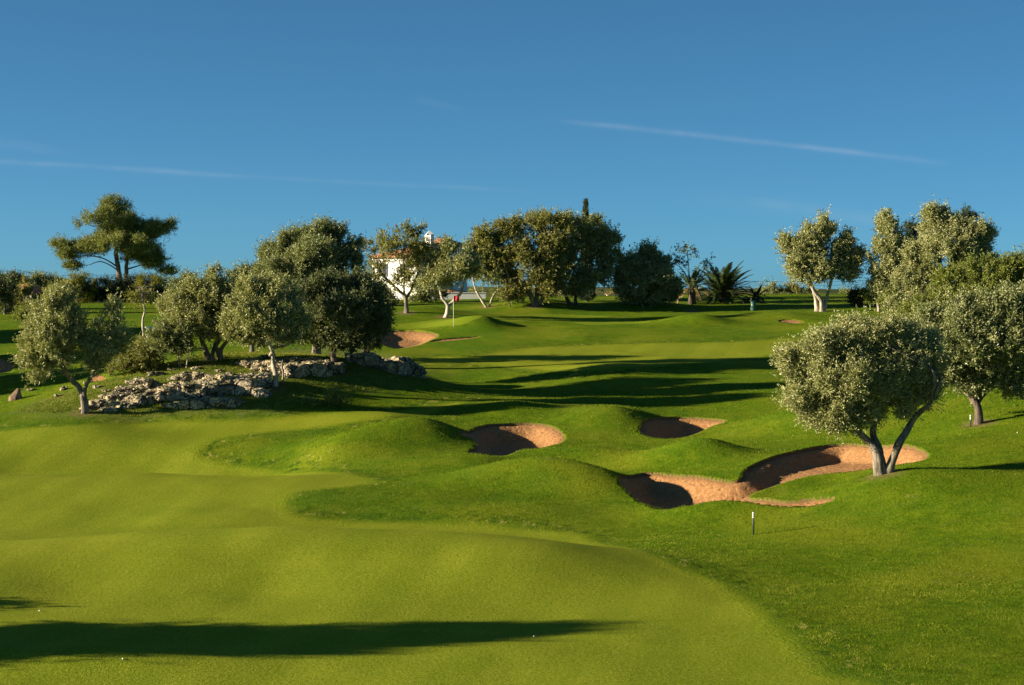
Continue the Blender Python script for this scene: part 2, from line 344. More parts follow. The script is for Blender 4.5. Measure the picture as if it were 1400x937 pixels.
def rock_mat():
    m, nt, out = newmat('limestone'); L = nt.links.new; co = N(nt, 'ShaderNodeTexCoord').outputs['Object']
    n = nz(nt, co, 1.6, 7, .7, dist=.4); n2 = nz(nt, co, 7, 5, .7)
    c = ramp(nt, n, [(.32, (.13, .10, .05)), (.45, (.46, .37, .23)), (.6, (.74, .60, .38)), (.75, (.52, .34, .15))])
    c = mixc(nt, mapr(nt, n2, .52, .4), c, (.10, .09, .075))
    v = N(nt, 'ShaderNodeTexVoronoi', Scale=1.5); v.feature = 'DISTANCE_TO_EDGE'; vm = nt.nodes.new('ShaderNodeMix'); vm.data_type = 'VECTOR'; vm.inputs[0].default_value = .25
    ns = N(nt, 'ShaderNodeTexNoise', Scale=2.0); L(co, ns.inputs[0]); L(co, vm.inputs[4]); L(ns.outputs['Color'], vm.inputs[5]); L(vm.outputs[1], v.inputs['Vector'])
    crack = mapr(nt, v.outputs['Distance'], .0, .07); c = mixc(nt, crack, (.05, .042, .03), c)
    c = mixc(nt, math_(nt, 'MULTIPLY', mapr(nt, nz(nt, co, .45, 4), .48, .6), .35), c, (.17, .155, .125))
    gm_ = N(nt, 'ShaderNodeNewGeometry'); sp = nt.nodes.new('ShaderNodeSeparateXYZ'); L(gm_.outputs['Normal'], sp.inputs[0])
    moss = math_(nt, 'MULTIPLY', mapr(nt, sp.outputs[2], .5, .85), mapr(nt, nz(nt, co, 1.3, 5), .42, .52))
    c = mixc(nt, math_(nt, 'MULTIPLY', mapr(nt, nz(nt, co, 3.1, 4), .58, .7), .6), c, (.16, .15, .06))
    p = N(nt, 'ShaderNodeBsdfPrincipled', Roughness=.9); c = mixc(nt, math_(nt, 'MULTIPLY', moss, .85), c, (.12, .13, .03)); L(c, p.inputs['Base Color'])
    b = N(nt, 'ShaderNodeBump', Strength=1.0, Distance=.2); L(math_(nt, 'ADD', math_(nt, 'ADD', n, math_(nt, 'MULTIPLY', crack, .6)), math_(nt, 'MULTIPLY', n2, .5)), b.inputs['Height']); L(b.outputs[0], p.inputs['Normal']); L(p.outputs[0], out.inputs[0]); return m
def plain(name, c, rough=.6, var=.12, scale=3.0, bump=0):
    m, nt, out = newmat(name); L = nt.links.new; co = N(nt, 'ShaderNodeTexCoord').outputs['Object']
    n = nz(nt, co, scale, 5, .6); cc = mixc(nt, n, tuple(v*(1-var) for v in c), tuple(min(1, v*(1+var)) for v in c))
    p = N(nt, 'ShaderNodeBsdfPrincipled', Roughness=rough); L(cc, p.inputs['Base Color'])
    if bump:
        b = N(nt, 'ShaderNodeBump', Strength=.5, Distance=bump); L(n, b.inputs['Height']); L(b.outputs[0], p.inputs['Normal'])
    L(p.outputs[0], out.inputs[0]); return m
def tile_mat():
    m, nt, out = newmat('roof_tiles'); L = nt.links.new; co = N(nt, 'ShaderNodeTexCoord').outputs['Object']
    w = N(nt, 'ShaderNodeTexWave', Scale=1.6); w.bands_direction = 'X'; L(co, w.inputs[0]); n = nz(nt, co, 4, 4, .7)
    c = ramp(nt, n, [(.3, (.25, .09, .045)), (.5, (.42, .17, .085)), (.7, (.58, .32, .19))])
    p = N(nt, 'ShaderNodeBsdfPrincipled', Roughness=.85); L(c, p.inputs['Base Color'])
    b = N(nt, 'ShaderNodeBump', Strength=.8, Distance=.08); L(w.outputs[0], b.inputs['Height']); L(b.outputs[0], p.inputs['Normal']); L(p.outputs[0], out.inputs[0]); return m

M = dict(ground=ground_mat(), sand=sand_mat(), rock=rock_mat(), tile=tile_mat(),
 olive=leaf_mat('olive_leaves', [(0, (.05, .075, .018)), (.4, (.125, .155, .040)), (.75, (.26, .285, .105)), (1, (.56, .54, .29))], (.34, .355, .19), .22, .40),
 silver=leaf_mat('pale_olive_leaves', [(0, (.08, .10, .03)), (.4, (.19, .21, .062)), (.75, (.37, .375, .155)), (1, (.68, .64, .36))], (.42, .42, .22), .22, .40),
 dark=leaf_mat('dark_leaves', [(0, (.03, .05, .012)), (.5, (.09, .12, .035)), (1, (.30, .33, .14))], (.14, .15, .07), .15),
 green=leaf_mat('green_leaves', [(0, (.06, .09, .010)), (.5, (.14, .18, .022)), (.8, (.24, .27, .04)), (1, (.42, .40, .12))], (.24, .26, .08), .3),
 brown=leaf_mat('brownish_leaves', [(0, (.07, .08, .014)), (.5, (.18, .185, .038)), (.8, (.29, .28, .065)), (1, (.48, .43, .15))], (.28, .27, .10), .25),
 yellow=leaf_mat('yellow_green_leaves', [(0, (.10, .11, .006)), (.5, (.20, .20, .012)), (1, (.32, .28, .03))], None, .3),
 pine=leaf_mat('pine_needles', [(0, (.06, .085, .016)), (.5, (.20, .235, .05)), (1, (.44, .42, .11))], None, .15),
 cyp=leaf_mat('cypress_needles', [(0, (.018, .032, .012)), (.6, (.035, .055, .018)), (1, (.06, .08, .03))], None, .1),
 palm=leaf_mat('palm_leaves', [(0, (.025, .045, .014)), (.6, (.05, .075, .02)), (1, (.12, .14, .05))], None, .15, .4),
 oldpalm=leaf_mat('dry_palm_leaves', [(0, (.14, .10, .035)), (.6, (.25, .19, .08)), (1, (.34, .28, .12))], None, .2),
 bark=bark_mat('olive_bark', (.055, .045, .033), (.26, .22, .16)), palebark=bark_mat('pale_bark', (.20, .17, .12), (.52, .46, .36)),
 darkbark=bark_mat('dark_bark', (.04, .03, .022), (.14, .10, .07)), pinebark=bark_mat('pine_bark', (.09, .05, .03), (.30, .19, .12)),
 grass=leaf_mat('grass_blades', [(0, (.04, .08, .002)), (.45, (.092, .155, .004)), (.8, (.19, .245, .014)), (1, (.38, .34, .07))], None, .35, .8, .05),
 turf=leaf_mat('turf_blades', [(0, (.06, .09, .002)), (.45, (.145, .19, .006)), (.8, (.24, .28, .02)), (1, (.46, .46, .11))], None, .3, .8, .05),
 drygrass=leaf_mat('dry_grass_blades', [(0, (.07, .11, .01)), (.5, (.15, .19, .02)), (.8, (.26, .25, .06)), (1, (.46, .37, .14))], None, .3, .8, .05),
 white=plain('white_render', (.80, .78, .73), .8, .04), wallshade=plain('shaded_wall_render', (.62, .62, .60), .85, .06), wood=plain('weathered_wood', (.16, .12, .08), .85),
 glass=plain('window_glass', (.03, .035, .04), .1, 0), shutter=plain('shutters', (.10, .07, .045), .6), metal=plain('galvanised_metal', (.35, .36, .36), .45),
 red=plain('red_flag_cloth', (.62, .02, .03), .8, .1), polew=plain('white_pole_paint', (.80, .78, .72), .4, .03), bin=plain('green_bin_plastic', (.012, .075, .045), .45, .1),
 teal=plain('teal_paint', (.03, .16, .17), .5), post=plain('dark_green_post_paint', (.02, .035, .022), .55), ball=plain('white_ball', (.85, .85, .84), .3, .02), cable=plain('black_cable', (.02, .02, .02), .5), cup=plain('dark_cup', (.02, .02, .02), .6))

# ------------------------------------------------------------------ ground sheet
def axis(segs):
    out = [segs[0][0]]
    for a, b, s0, s1 in segs:
        x = a
        while x < b-1e-6:
            t = (x-a)/(b-a); st = s0*(s1/s0)**t; x = min(b, x+st); out.append(x)
    return np.unique(np.array(out))
XS = axis([(-3600, -60, 220, .8), (-60, -18, .5, .3), (-18, 27, .14, .14), (27, 60, .3, .5), (60, 3600, .8, 220)])
YS = axis([(-300, 22, 20, 1.0), (22, 42, .5, .25), (42, 70, .2, .16), (70, 106, .12, .12), (106, 170, .2, .3), (170, 260, .4, 2.5), (260, 4200, 2.5, 150)])
GX, GY = np.meshgrid(XS, YS); gx = GX.ravel(); gy = GY.ravel()
GZ = ground(gx, gy)
nx, ny = len(XS), len(YS); ii = np.arange(nx-1)[None]+np.arange(ny-1)[:, None]*nx
FQ = np.stack([ii, ii+1, ii+nx+1, ii+nx], -1).reshape(-1, 4)
def clampsd(polys, lim=6.0):
    s = np.full(gx.shape, lim)
    for w in polys:
        m = (gx > w[:, 0].min()-lim) & (gx < w[:, 0].max()+lim) & (gy > w[:, 1].min()-lim) & (gy < w[:, 1].max()+lim)
        if m.any(): s[m] = np.minimum(s[m], sdf(gx[m], gy[m], w))
    return np.clip(s, -lim, lim)
sb, _ = sd_bunker(gx, gy)
std = np.full(gx.shape, 9.0)
for a, b_ in ((1207,648),(1338,579),(1124,426),(116,565),(290,496),(377,528),(457,506),(197,461),(556,428),(608,434),(666,420),(732,419),(781,416),(947,426)):
    tx, ty = march(a, b_); std = np.minimum(std, np.hypot((gx-tx)*.8, (gy-ty)*.7))
gnd = mesh_np('ground', np.stack([gx, gy, GZ], 1), FQ, M['ground'], attrs=[('sd_fair', 'POINT', clampsd(FWW)), ('sd_green', 'POINT', clampsd(GRW)), ('sd_rocky', 'POINT', clampsd([ROCKY])), ('sd_bunker', 'POINT', sb), ('sd_tree', 'POINT', std), ('far', 'POINT', sstep(195, 240, np.hypot(gx*.9, gy)))])
tag(gnd, 'rolling green golf course grass with mown fairway and longer rough', kind='structure')
# sand in each bunker
for b in BK:
    w = b['w']; st = .09 if w[:, 1].mean() < 110 else .16
    xs = np.arange(w[:, 0].min()-.4, w[:, 0].max()+.4, st); ys = np.arange(w[:, 1].min()-.4, w[:, 1].max()+.4, st)
    X, Y = np.meshgrid(xs, ys); x = X.ravel(); y = Y.ravel(); s = sdf(x, y, w)
    z = base_ground(x, y)-b['lip']-b['d']*sstep(0, 1.5, -s)+.022*noise2(x, y, .45, 4)+.012*noise2(x, y, .18, 9)
    idx = np.arange(len(x)).reshape(X.shape); q = np.stack([idx[:-1, :-1], idx[:-1, 1:], idx[1:, 1:], idx[1:, :-1]], -1).reshape(-1, 4)
    keep = (s[q] < .2).all(1); q = q[keep]; u, inv = np.unique(q, return_inverse=True)
    V = np.stack([x, y, z], 1)[u]; c = np.array([V[:, 0].mean(), V[:, 1].mean(), 0]); c[2] = V[:, 2].min()
    o = mesh_np('sand_bunker', V-c, inv.reshape(-1, 4), M['sand']); o.location = c
    tag(o, b['l'], 'bunker', 'sand bunkers of the golf hole')

# ------------------------------------------------------------------ trees
def P3(px, py, D): return np.array([(px-700)/F*D, D, CZ-(py-HY)/F*D])
def leaves(cent, out, cfg, r):
    """cent (n,3) clump centres, out (n,3) outward dirs"""
    n = len(cent); k = cfg['per']; L = cfg['len']; W = cfg['wid']; sp = cfg['spread']
    # a few short shoots in each clump, leaves set along them
    sh = cfg.get('shoots', 5); c = np.repeat(cent, sh, 0); o = np.repeat(out, sh, 0)
    d = o*cfg.get('outw', .7)+np.array([0, 0, cfg.get('up', .55)])+r.normal(size=c.shape)*.55; d /= np.linalg.norm(d, axis=1)[:, None]+1e-9
    s0 = c+r.normal(size=c.shape)*sp*.55; Ls = sp*(1.0+r.random(len(c))**3*3.6)
    kk = max(1, k//sh); c = np.repeat(s0, kk, 0); d2 = np.repeat(d, kk, 0); t = r.random(len(c)); c = c+d2*(np.repeat(Ls, kk)*t)[:, None]+r.normal(size=c.shape)*sp*.14
    tone = np.repeat(r.normal(size=n)*.16, sh*kk)+r.normal(size=len(c))*.2+.46
    a = d2*.7+r.normal(size=c.shape)*.55; a /= np.linalg.norm(a, axis=1)[:, None]+1e-9
    b = np.cross(a, r.normal(size=c.shape)); b /= np.linalg.norm(b, axis=1)[:, None]+1e-9
    Lr = (L*(.65+.7*r.random(len(c))))[:, None]; Wr = (W*(.7+.6*r.random(len(c))))[:, None]
    nn = np.cross(a, b)*Wr*.35
    V = np.stack([c, c+a*Lr*.5+b*Wr*.5+nn, c+a*Lr, c+a*Lr*.5-b*Wr*.5+nn], 1).reshape(-1, 3)
    Q = np.arange(len(c)*4).reshape(-1, 4)
    return V, Q, np.clip(tone, 0, 1)
CFG = dict(
 near=dict(per=66, len=.12, wid=.040, spread=.20, shoots=6, dens=26, dep=.8),
 mid=dict(per=56, len=.15, wid=.055, spread=.20, shoots=5, dens=15, dep=.85),
 far=dict(per=52, len=.175, wid=.078, spread=.26, shoots=4, dens=9, dep=.85),
 sparse=dict(per=22, len=.19, wid=.085, spread=.22, shoots=3, dens=5, dep=.85),
 pine=dict(per=46, len=.24, wid=.045, spread=.24, shoots=6, dens=10, dep=.8, up=.7, outw=.5),
 bush=dict(per=44, len=.15, wid=.055, spread=.18, shoots=5, dens=18, dep=.9),
 cyp=dict(per=40, len=.14, wid=.05, spread=.075, shoots=4, dens=16, dep=1.0, up=1.4, outw=.3))
TREEN = [0]
def tree(name, label, cat, px, base, lobes, mat, cfg, stems=None, bark='bark', tr=.16, group=None, dens=1.0, thr=-.04, twigs=1.0, clear=True):
    """base: row of the trunk foot in the photograph, or ('D', distance). lobes: col,row,rx,ry[,dy] in the photograph."""
    TREEN[0] += 1; seed = TREEN[0]; r = np.random.default_rng(100+seed)
    if isinstance(base, tuple): D = float(base[1]); X = (px-700)/F*D
    else: X, D = march(px, base, fn=ground)
    Z = gz(X, D); root = np.array([X, D, Z]); m = D/F
    e = empty(name, root, label, cat, group)
    c = dict(CFG[cfg]); sc = []; so = []
    lob = []
    for lb in lobes:
        cx, cy, rx, ry = lb[:4]; rx *= .98; ry *= .98
        cc = P3(cx, cy, D); dy = lb[4] if len(lb) > 4 else (r.random()-.5)*1.2*rx*m; cc[1] += dy
        rr = np.array([rx*m, max(rx, ry)*m*c['dep'], ry*m]); lob.append((cc, rr))
        area = 4*math.pi*((rr[0]*rr[1])**1.6/3+(rr[0]*rr[2])**1.6/3+(rr[1]*rr[2])**1.6/3)**(1/1.6)
        n = int(area*c['dens']*dens*.78)+6
        v = r.normal(size=(n, 3)); v /= np.linalg.norm(v, axis=1)[:, None]
        rad = (.25+.75*r.random(n)**.5)[:, None]
        wob = 1+.30*noise3(v*1.9+seed*3.1, seed)[:, None]+.12*noise3(v*4.3+seed, seed+1)[:, None]
        pts = cc+v*rr*rad*wob
        keep = noise3(pts*(1.25 if D < 120 else .9)+seed*1.7, seed)+.45*noise3(pts*2.6+seed, seed+3) > thr
        sc.append(pts[keep]); so.append(v[keep])
        if cfg in ('near', 'mid', 'far') and min(rx, ry) > 8:
            for _ in range(5):
                v = r.normal(size=3); v /= np.linalg.norm(v); v[2] = v[2]*.8+.15; q = cc+v*rr*(.9+.12*r.random()); n2_ = int(n*.075)+4
                vv_ = r.normal(size=(n2_, 3)); vv_ /= np.linalg.norm(vv_, axis=1)[:, None]
                sc.append(q+vv_*rr*np.array([.30, .30, .42])*(r.random(n2_)[:, None]**.5)); so.append(vv_*.5+np.array([0, 0, .5]))
    ctr = np.mean([l[0] for l in lob], 0)
    cent = np.concatenate(sc); out = np.concatenate(so); o2 = cent-ctr; o2 /= np.linalg.norm(o2, axis=1)[:, None]+1e-9
    out = out*.6+o2*.4
    low = cent[:, 2] > ground(cent[:, 0], cent[:, 1])+.15; cent = cent[low]; out = out[low]
    V, Q, tone = leaves(cent, out, c, r)
    o = mesh_np('crown', V-root, Q, M[mat], e, smooth=False, attrs=[('rnd', 'FACE', tone)])
    # trunk, limbs and branches: one mesh
    b = MB(); tips = []
    if stems is None: stems = [[(px, None), (px+r.normal()*2, (lobes[0][1]+lobes[-1][1])/2)]]
    for k, st in enumerate(stems):
        pts = []; fac = 1.0
        if isinstance(st[0], (int, float)): fac = st[0]; st = st[1:]
        for j, (sx, sy) in enumerate(st[:8]):
            if j == 0:
                if sy is None: q = root.copy()
                else:
                    q = P3(sx, sy, D); gq = gz(q[0], q[1]); q[2] = gq if q[2] < gq+.6 else q[2]+.25
                q[1] += k*.12; q[2] -= .25
            else:
                q = P3(sx, sy, D); q[1] += k*.12+(r.random()-.5)*.25*j
            pts.append(q)
        cr = crom(pts, 6, False); n = len(cr); t = np.linspace(0, 1, n)
        rr_ = tr*(1-.5*t)*(1+.55*np.exp(-t*9)); 
        if k: rr_ = rr_*.85*fac
        wig = np.stack([noise3(np.stack([cr[:, 2]*1.4, t*0+k, t*0+seed], 1)), noise3(np.stack([cr[:, 2]*1.4, t*0+k+9, t*0+seed], 1)), t*0], 1)*tr*.5*np.minimum(t*4, 1)[:, None]
        cr = cr+wig; b.tube(cr, rr_, 10, .28, seed+k); tips.append((cr[-1], rr_[-1], cr[-1]-cr[-2]))
        for q in (n*2//3,): tips.append((cr[q], rr_[q]*.7, cr[q]-cr[q-1]))
    for cc, rr in lob:
        ds = [np.linalg.norm(cc-t[0])+(2.0 if t[0][2] > cc[2]+.3 else 0) for t in tips]; T = tips[int(np.argmin(ds))]
        a0 = T[0]; L = np.linalg.norm(cc-a0); d0 = T[2]/(np.linalg.norm(T[2])+1e-9)
        mid = a0+d0*L*.3+(cc-a0)*.25+r.normal(size=3)*L*.04; mid2 = a0+(cc-a0)*.7+np.array([0, 0, .06*L])+r.normal(size=3)*L*.05
        lim = crom([a0, mid, mid2, cc+(0, 0, rr[2]*.2)], 5, False); nl = len(lim); r0 = min(T[1]*.75, tr*.5)
        b.tube(lim, r0*(1-.72*np.linspace(0, 1, nl)), 7, .2, seed)
        nt_ = int(9*twigs)
        for _ in range(nt_):
            i = r.integers(nl//3, nl); v = r.normal(size=3); v /= np.linalg.norm(v); v[2] = abs(v[2])*.8-.15
            end = cc+v*rr*.85; s0 = lim[i]; md = s0+(end-s0)*.5+r.normal(size=3)*.12*np.linalg.norm(end-s0)
            tw = crom([s0, md, end], 3, False); b.tube(tw, max(r0*.28, .012)*(1-.7*np.linspace(0, 1, len(tw))), 5, 0, 0, cap=False)
    vv = np.concatenate(b.v)-root; mesh_np('trunk', vv, np.concatenate(b.f), M[bark], e)
    return e

OG = 'olive trees around the golf hole'
tree('olive_tree', 'olive tree standing alone beside the winding bunker, with two pale trunks forming a V', 'tree', 1207, 648,
     [(1130,480,30,20,-.3),(1093,502,26,18,0),(1170,466,33,20,.3),(1208,460,30,20,0),(1250,468,28,22,.5),(1108,532,32,20,-.2),(1150,520,42,33,-.7),(1195,510,42,38,-.3),(1245,502,36,34,.2),(1140,560,28,16,-.2),(1095,548,17,15,0),(1122,572,18,9,0),(1152,584,15,7,0),(1078,488,12,8,0),(1182,568,28,16,0),(1228,552,26,22,.3),(1266,528,18,24,.3)],
     'silver', 'near', [[(1204,None),(1201,628),(1191,609),(1174,592),(1160,570)],[(1214,648),(1219,625),(1229,602),(1248,578),(1267,552)],[(1204,646),(1203,620),(1199,595),(1200,570)]], tr=.23, group=OG, dens=1.4, thr=-.10)
tree('olive_tree', 'large dense green-leaved tree at the right edge with a dark thick trunk', 'tree', 1338, 579,
     [(1300,440,36,25,0),(1340,430,40,28,0),(1395,425,35,30,0),(1270,455,26,20,0),(1320,468,45,30,-.8),(1380,470,42,34,-.8),(1298,500,34,22,0),(1350,508,42,22,.2),(1400,510,28,24,0),(1430,460,35,45,0),(1388,536,14,9,0),(1320,525,18,9,0),(1268,490,24,26,.5),(1285,520,16,12,.8)],
     'olive', 'mid', [[(1339,None),(1338,560),(1331,545),(1338,528),(1345,500)],[(1334,550),(1322,535),(1310,515)],[(1338,548),(1355,530),(1385,522)]], 'darkbark', tr=.19, group=OG, dens=1.5)
tree('broadleaf_tree', 'yellow-green broad tree behind the dense dark one at the right edge', 'tree', 1370, ('D', 104),
     [(1310,395,30,22),(1350,378,32,20),(1395,375,32,22),(1290,420,30,20),(1335,415,42,28),(1390,415,38,32),(1430,400,30,40),(1265,425,22,18),(1245,440,20,16),(1360,450,50,25)], 'green', 'mid', None, tr=.3, dens=1.2)
tree('olive_tree', 'tallest pale olive tree of the right-hand group', 'tree', 1285, ('D', 125),
     [(1277,296,16,13),(1290,314,27,17),(1315,318,24,17),(1342,328,16,20),(1258,348,20,20),(1290,350,34,28),(1330,360,27,28),(1252,385,25,24),(1292,392,38,25),(1238,408,24,18),(1340,395,26,22)], 'silver', 'mid', None, tr=.3, group=OG, dens=1.1)
tree('olive_tree', 'narrow pale olive tree with slim leaning trunk, left end of the right-hand group', 'tree', 1202, 426,
     [(1214,309,14,15),(1215,335,20,18),(1204,362,20,20),(1232,350,16,25),(1226,388,24,20),(1204,388,16,16)], 'silver', 'far', [[(1202,None),(1200,415),(1197,402),(1202,385)]], 'palebark', .14, OG, 1.2)
tree('conifer_tree', 'dark conifer peeping between the pale olive crowns on the right', 'tree', 1250, ('D', 165), [(1250,318,11,10),(1249,335,13,13),(1252,360,16,16),(1250,390,18,18)], 'cyp', 'far', None, 'darkbark', .2)
tree('conifer_tree', 'dark conifer top showing above the tallest pale olive tree', 'tree', 1326, ('D', 165), [(1323,303,13,9),(1336,312,12,8),(1342,325,12,10),(1330,345,20,20),(1330,380,22,22)], 'cyp', 'far', None, 'darkbark', .2)
tree('olive_tree', 'solitary pale olive tree on the far slope with forked pale trunk and dark twin trunk', 'tree', 1124, 426,
     [(1124,314,17,12,0),(1085,340,18,13,0),(1108,338,26,20,0),(1140,336,20,22,0),(1153,352,17,18,0),(1115,368,32,22,-.5),(1150,372,20,16,0),(1092,365,13,16,0),(1168,352,9,10,0)],
     'silver', 'far', [[(1125,None),(1123,412),(1112,394),(1105,375)],[(1126,424),(1130,412),(1135,395),(1140,370)],[(1117,425),(1115,408),(1112,392)]], 'palebark', .24, OG, 1.35)
# the clump on the rocky ledge
tree('olive_tree', 'leftmost olive tree with a slim forked trunk, its crown split in two lobes', 'tree', 116, 565,
     [(82,412,18,13,0),(64,435,30,20,0),(50,464,25,22,0),(80,470,28,26,-.5),(42,492,15,12,0),(100,448,16,26,0),(70,497,24,12,0),(144,424,15,14,0),(147,450,18,20,0),(137,478,24,20,0),(128,500,14,10,0),(164,466,9,12,0),(55,514,12,4,0)],
     'silver', 'mid', [[(116,None),(115,548),(108,530),(96,520),(90,500),(84,478)],[(116,562),(117,545),(119,530),(127,512),(135,490)]], tr=.17, group=OG, thr=-.02, dens=1.0)
tree('olive_tree', 'spreading olive tree with several dark twisted trunks at the top of the rocks', 'tree', 287, 494,
     [(303,384,22,16,0),(272,400,26,18,0),(318,403,28,22,.5),(248,424,26,20,0),(285,430,34,26,-.6),(325,440,20,20,0),(236,448,18,12,0),(300,452,28,12,0)],
     'silver', 'mid', [[(287,None),(279,478),(276,462)],[(290,495),(293,478),(300,460)],[(303,499),(297,482),(292,470),(310,455)],[(299,496),(303,478),(312,460)]], tr=.2, group=OG, dens=1.2)
tree('olive_tree', 'olive tree with a straight pale trunk rising in front of the rocks', 'tree', 377, 528,
     [(350,400,24,16,0),(386,402,24,18,0),(330,428,24,18,0),(364,436,34,26,-.6),(400,440,20,22,0),(322,450,15,13,0),(348,460,20,10,0),(385,460,18,9,0)],
     'silver', 'mid', [[(378,None),(376,510),(372,488),(369,468),(362,445)],[(372,486),(374,476),(392,472),(404,462)]], 'palebark', tr=.15, group=OG, dens=1.1)
tree('olive_tree', 'dark dense olive tree right of the pale-trunked one on the ledge', 'tree', 457, 506,
     [(440,402,28,22,0),(478,402,28,22,0),(508,418,20,24,0),(450,438,34,24,-.5),(490,446,30,22,-.3),(518,438,12,20,0),(470,465,34,10,0),(428,462,18,14,0),(455,420,26,20,3.0),(480,430,26,20,-3.0)],  # last two lobes added, offset in depth, to join up the cast shadows
     'dark', 'mid', [[(457,None),(456,490),(459,470),(455,445)],[(483,482),(482,468),(488,450)]], 'darkbark', tr=.2, group=OG, dens=1.25)
tree('olive_tree', 'tall broad olive tree rising highest behind the clump on the ledge', 'tree', 432, ('D', 119),
     [(436,322,28,14,0),(402,335,24,17,0),(467,338,22,20,0),(386,354,27,18,0),(430,355,42,26,-.8),(474,362,18,22,0),(370,376,18,14,0),(415,382,42,20,-.8),(462,388,24,18,0),(440,350,30,22,-4.0),(410,370,26,20,-4.5)],  # last two lobes stand forward, added to fill gaps in the cast shade
     'olive', 'mid', None, tr=.28, group=OG, dens=1.2)
tree('olive_tree', 'low-hanging dark olive tree at the right end of the ledge clump, by the grey hump', 'tree', 498, ('D', 114), [(500,408,20,20,0),(512,436,18,22,0),(495,452,22,16,0),(505,470,14,7,0)], 'dark', 'mid', None, 'darkbark', .14, OG, 1.4, -.3)
tree('olive_tree', 'rounded olive crown behind the twisted-trunk olive tree', 'tree', 344, ('D', 122), [(340,382,22,13),(355,395,22,20),(330,400,20,20),(345,425,24,22)], 'olive', 'far', None, tr=.16, group=OG)
tree('olive_tree', 'small olive tree leaning left on a thin stem above the rocks', 'tree', 248, 503,
     [(240,455,24,14,0),(222,466,18,12,0),(246,474,16,9,0)], 'olive', 'mid', [[(248,None),(244,488),(242,470)]], tr=.07, group=OG, dens=.9)
tree('sapling', 'thin nearly leafless sapling beside the small leaning olive tree', 'tree', 254, 504, [(256,470,9,12,0),(262,482,7,8,0)], 'brown', 'sparse', [[(252,None),(256,488),(258,470)]], 'palebark', .045, dens=.7)
tree('shrub', 'low brownish-green broom shrub behind the leftmost rocks', 'shrub', 188, ('D', 108), [(165,503,18,14,0),(190,492,26,20,0),(205,500,20,16,0),(180,512,24,9,0)], 'brown', 'bush', None, 'darkbark', .06)
tree('shrub', 'dark round shrub between the broom shrub and the small leaning olive tree', 'shrub', 222, ('D', 109), [(222,485,13,20,0),(216,500,14,12,0)], 'dark', 'bush', None, 'darkbark', .06)
tree('shrub', 'low dark shrub on the grass slope right of the big rocks', 'shrub', 445, ('D', 101.5), [(430,548,26,6,0),(470,546,22,5,0),(450,543,20,6,0)], 'green', 'bush', None, 'darkbark', .03, dens=.25)
# left background
tree('pine_tree', 'tall umbrella-like pine with two bare trunks on the left skyline', 'tree', 166, ('D', 200),
     [(157,283,19,14),(150,299,32,13),(120,307,15,8),(165,318,34,14),(178,336,40,14),(200,352,26,10),(120,340,24,10),(98,346,16,9),(206,314,16,11),(172,304,22,11),(226,309,17,9),(214,318,20,11),(190,322,24,13),(140,334,28,12),(105,336,24,7),(79,333,10,6),(194,342,24,12),(210,360,17,8),(228,371,12,4),(180,357,14,6),(91,350,11,3),(158,320,22,12),(99,364,12,3)],
     'pine', 'pine', [[(165,None),(163,372),(159,345),(157,310),(157,290)],[(172,412),(172,365),(175,340),(190,325)],[.35,(163,372),(140,358),(122,362)],[.35,(162,366),(135,352),(105,350)],[.35,(172,368),(195,362),(215,366)]], 'pinebark', .28, dens=1.9, thr=-.12)
tree('shrub', 'tall yellow-green clipped shrub left of the dark hedge below the pine', 'shrub', 104, ('D', 188), [(100,380,20,12,0),(96,392,20,14,0),(112,395,20,22,0)], 'yellow', 'bush', None, 'darkbark', .1, dens=.6)
tree('shrub', 'second yellow-green shrub at the right end of the dark hedge', 'shrub', 206, ('D', 188), [(204,385,17,8,0),(200,392,16,8,0)], 'yellow', 'bush', None, 'darkbark', .1, dens=.6)
tree('hedge', 'dark evergreen hedge below the tall pine on the left', 'hedge', 165, ('D', 190), [(118,402,20,22,0),(140,400,22,18,0),(162,398,24,18,0),(185,398,22,20,0),(208,400,20,22,0),(222,402,14,20,0)], 'cyp', 'bush', None, 'darkbark', .1, dens=.6, thr=-.9)
tree('almond_tree', 'small brownish thin-leaved tree with a bare pale trunk in front of the hedge', 'tree', 197, 461, [(194,392,18,12,0),(186,402,14,10,0),(205,402,12,12,0),(196,408,16,8,0)], 'brown', 'sparse', [[(197,None),(195,445),(197,425),(195,405)]], 'palebark', .10, dens=1.3, thr=-.1)
lefts = [(6,('D',170),[(4,395,14,16),(2,415,12,16)],'dark','dark olive tree cut by the left edge in front of the low farmhouse'),
 (30,('D',176),[(33,395,12,12),(28,410,14,12),(36,418,12,12)],'brown','brownish bush covering the front of the low farmhouse'),
 (60,('D',215),[(45,384,18,9),(65,388,16,10),(75,395,14,12)],'olive','olive tree behind the low farmhouse roof'),
 (14,('D',215),[(10,386,16,10),(20,384,10,8)],'dark','small dark tree on the skyline left of the farmhouse roof'),
 (262,('D',150),[(255,390,16,12),(268,400,14,16),(245,402,12,14)],'olive','grey olive tree right of the hedge and behind the clump'),
 (30,('D',160),[(24,428,9,8),(40,432,12,9)],'green','green bush on the grass below the farmhouse')]
for a, b_, lb, mt, tx in lefts: tree('bush' if mt in ('brown', 'green') else 'olive_tree', tx, 'shrub' if mt in ('brown', 'green') else 'tree', a, b_, lb, mt, 'far', None, tr=.12)
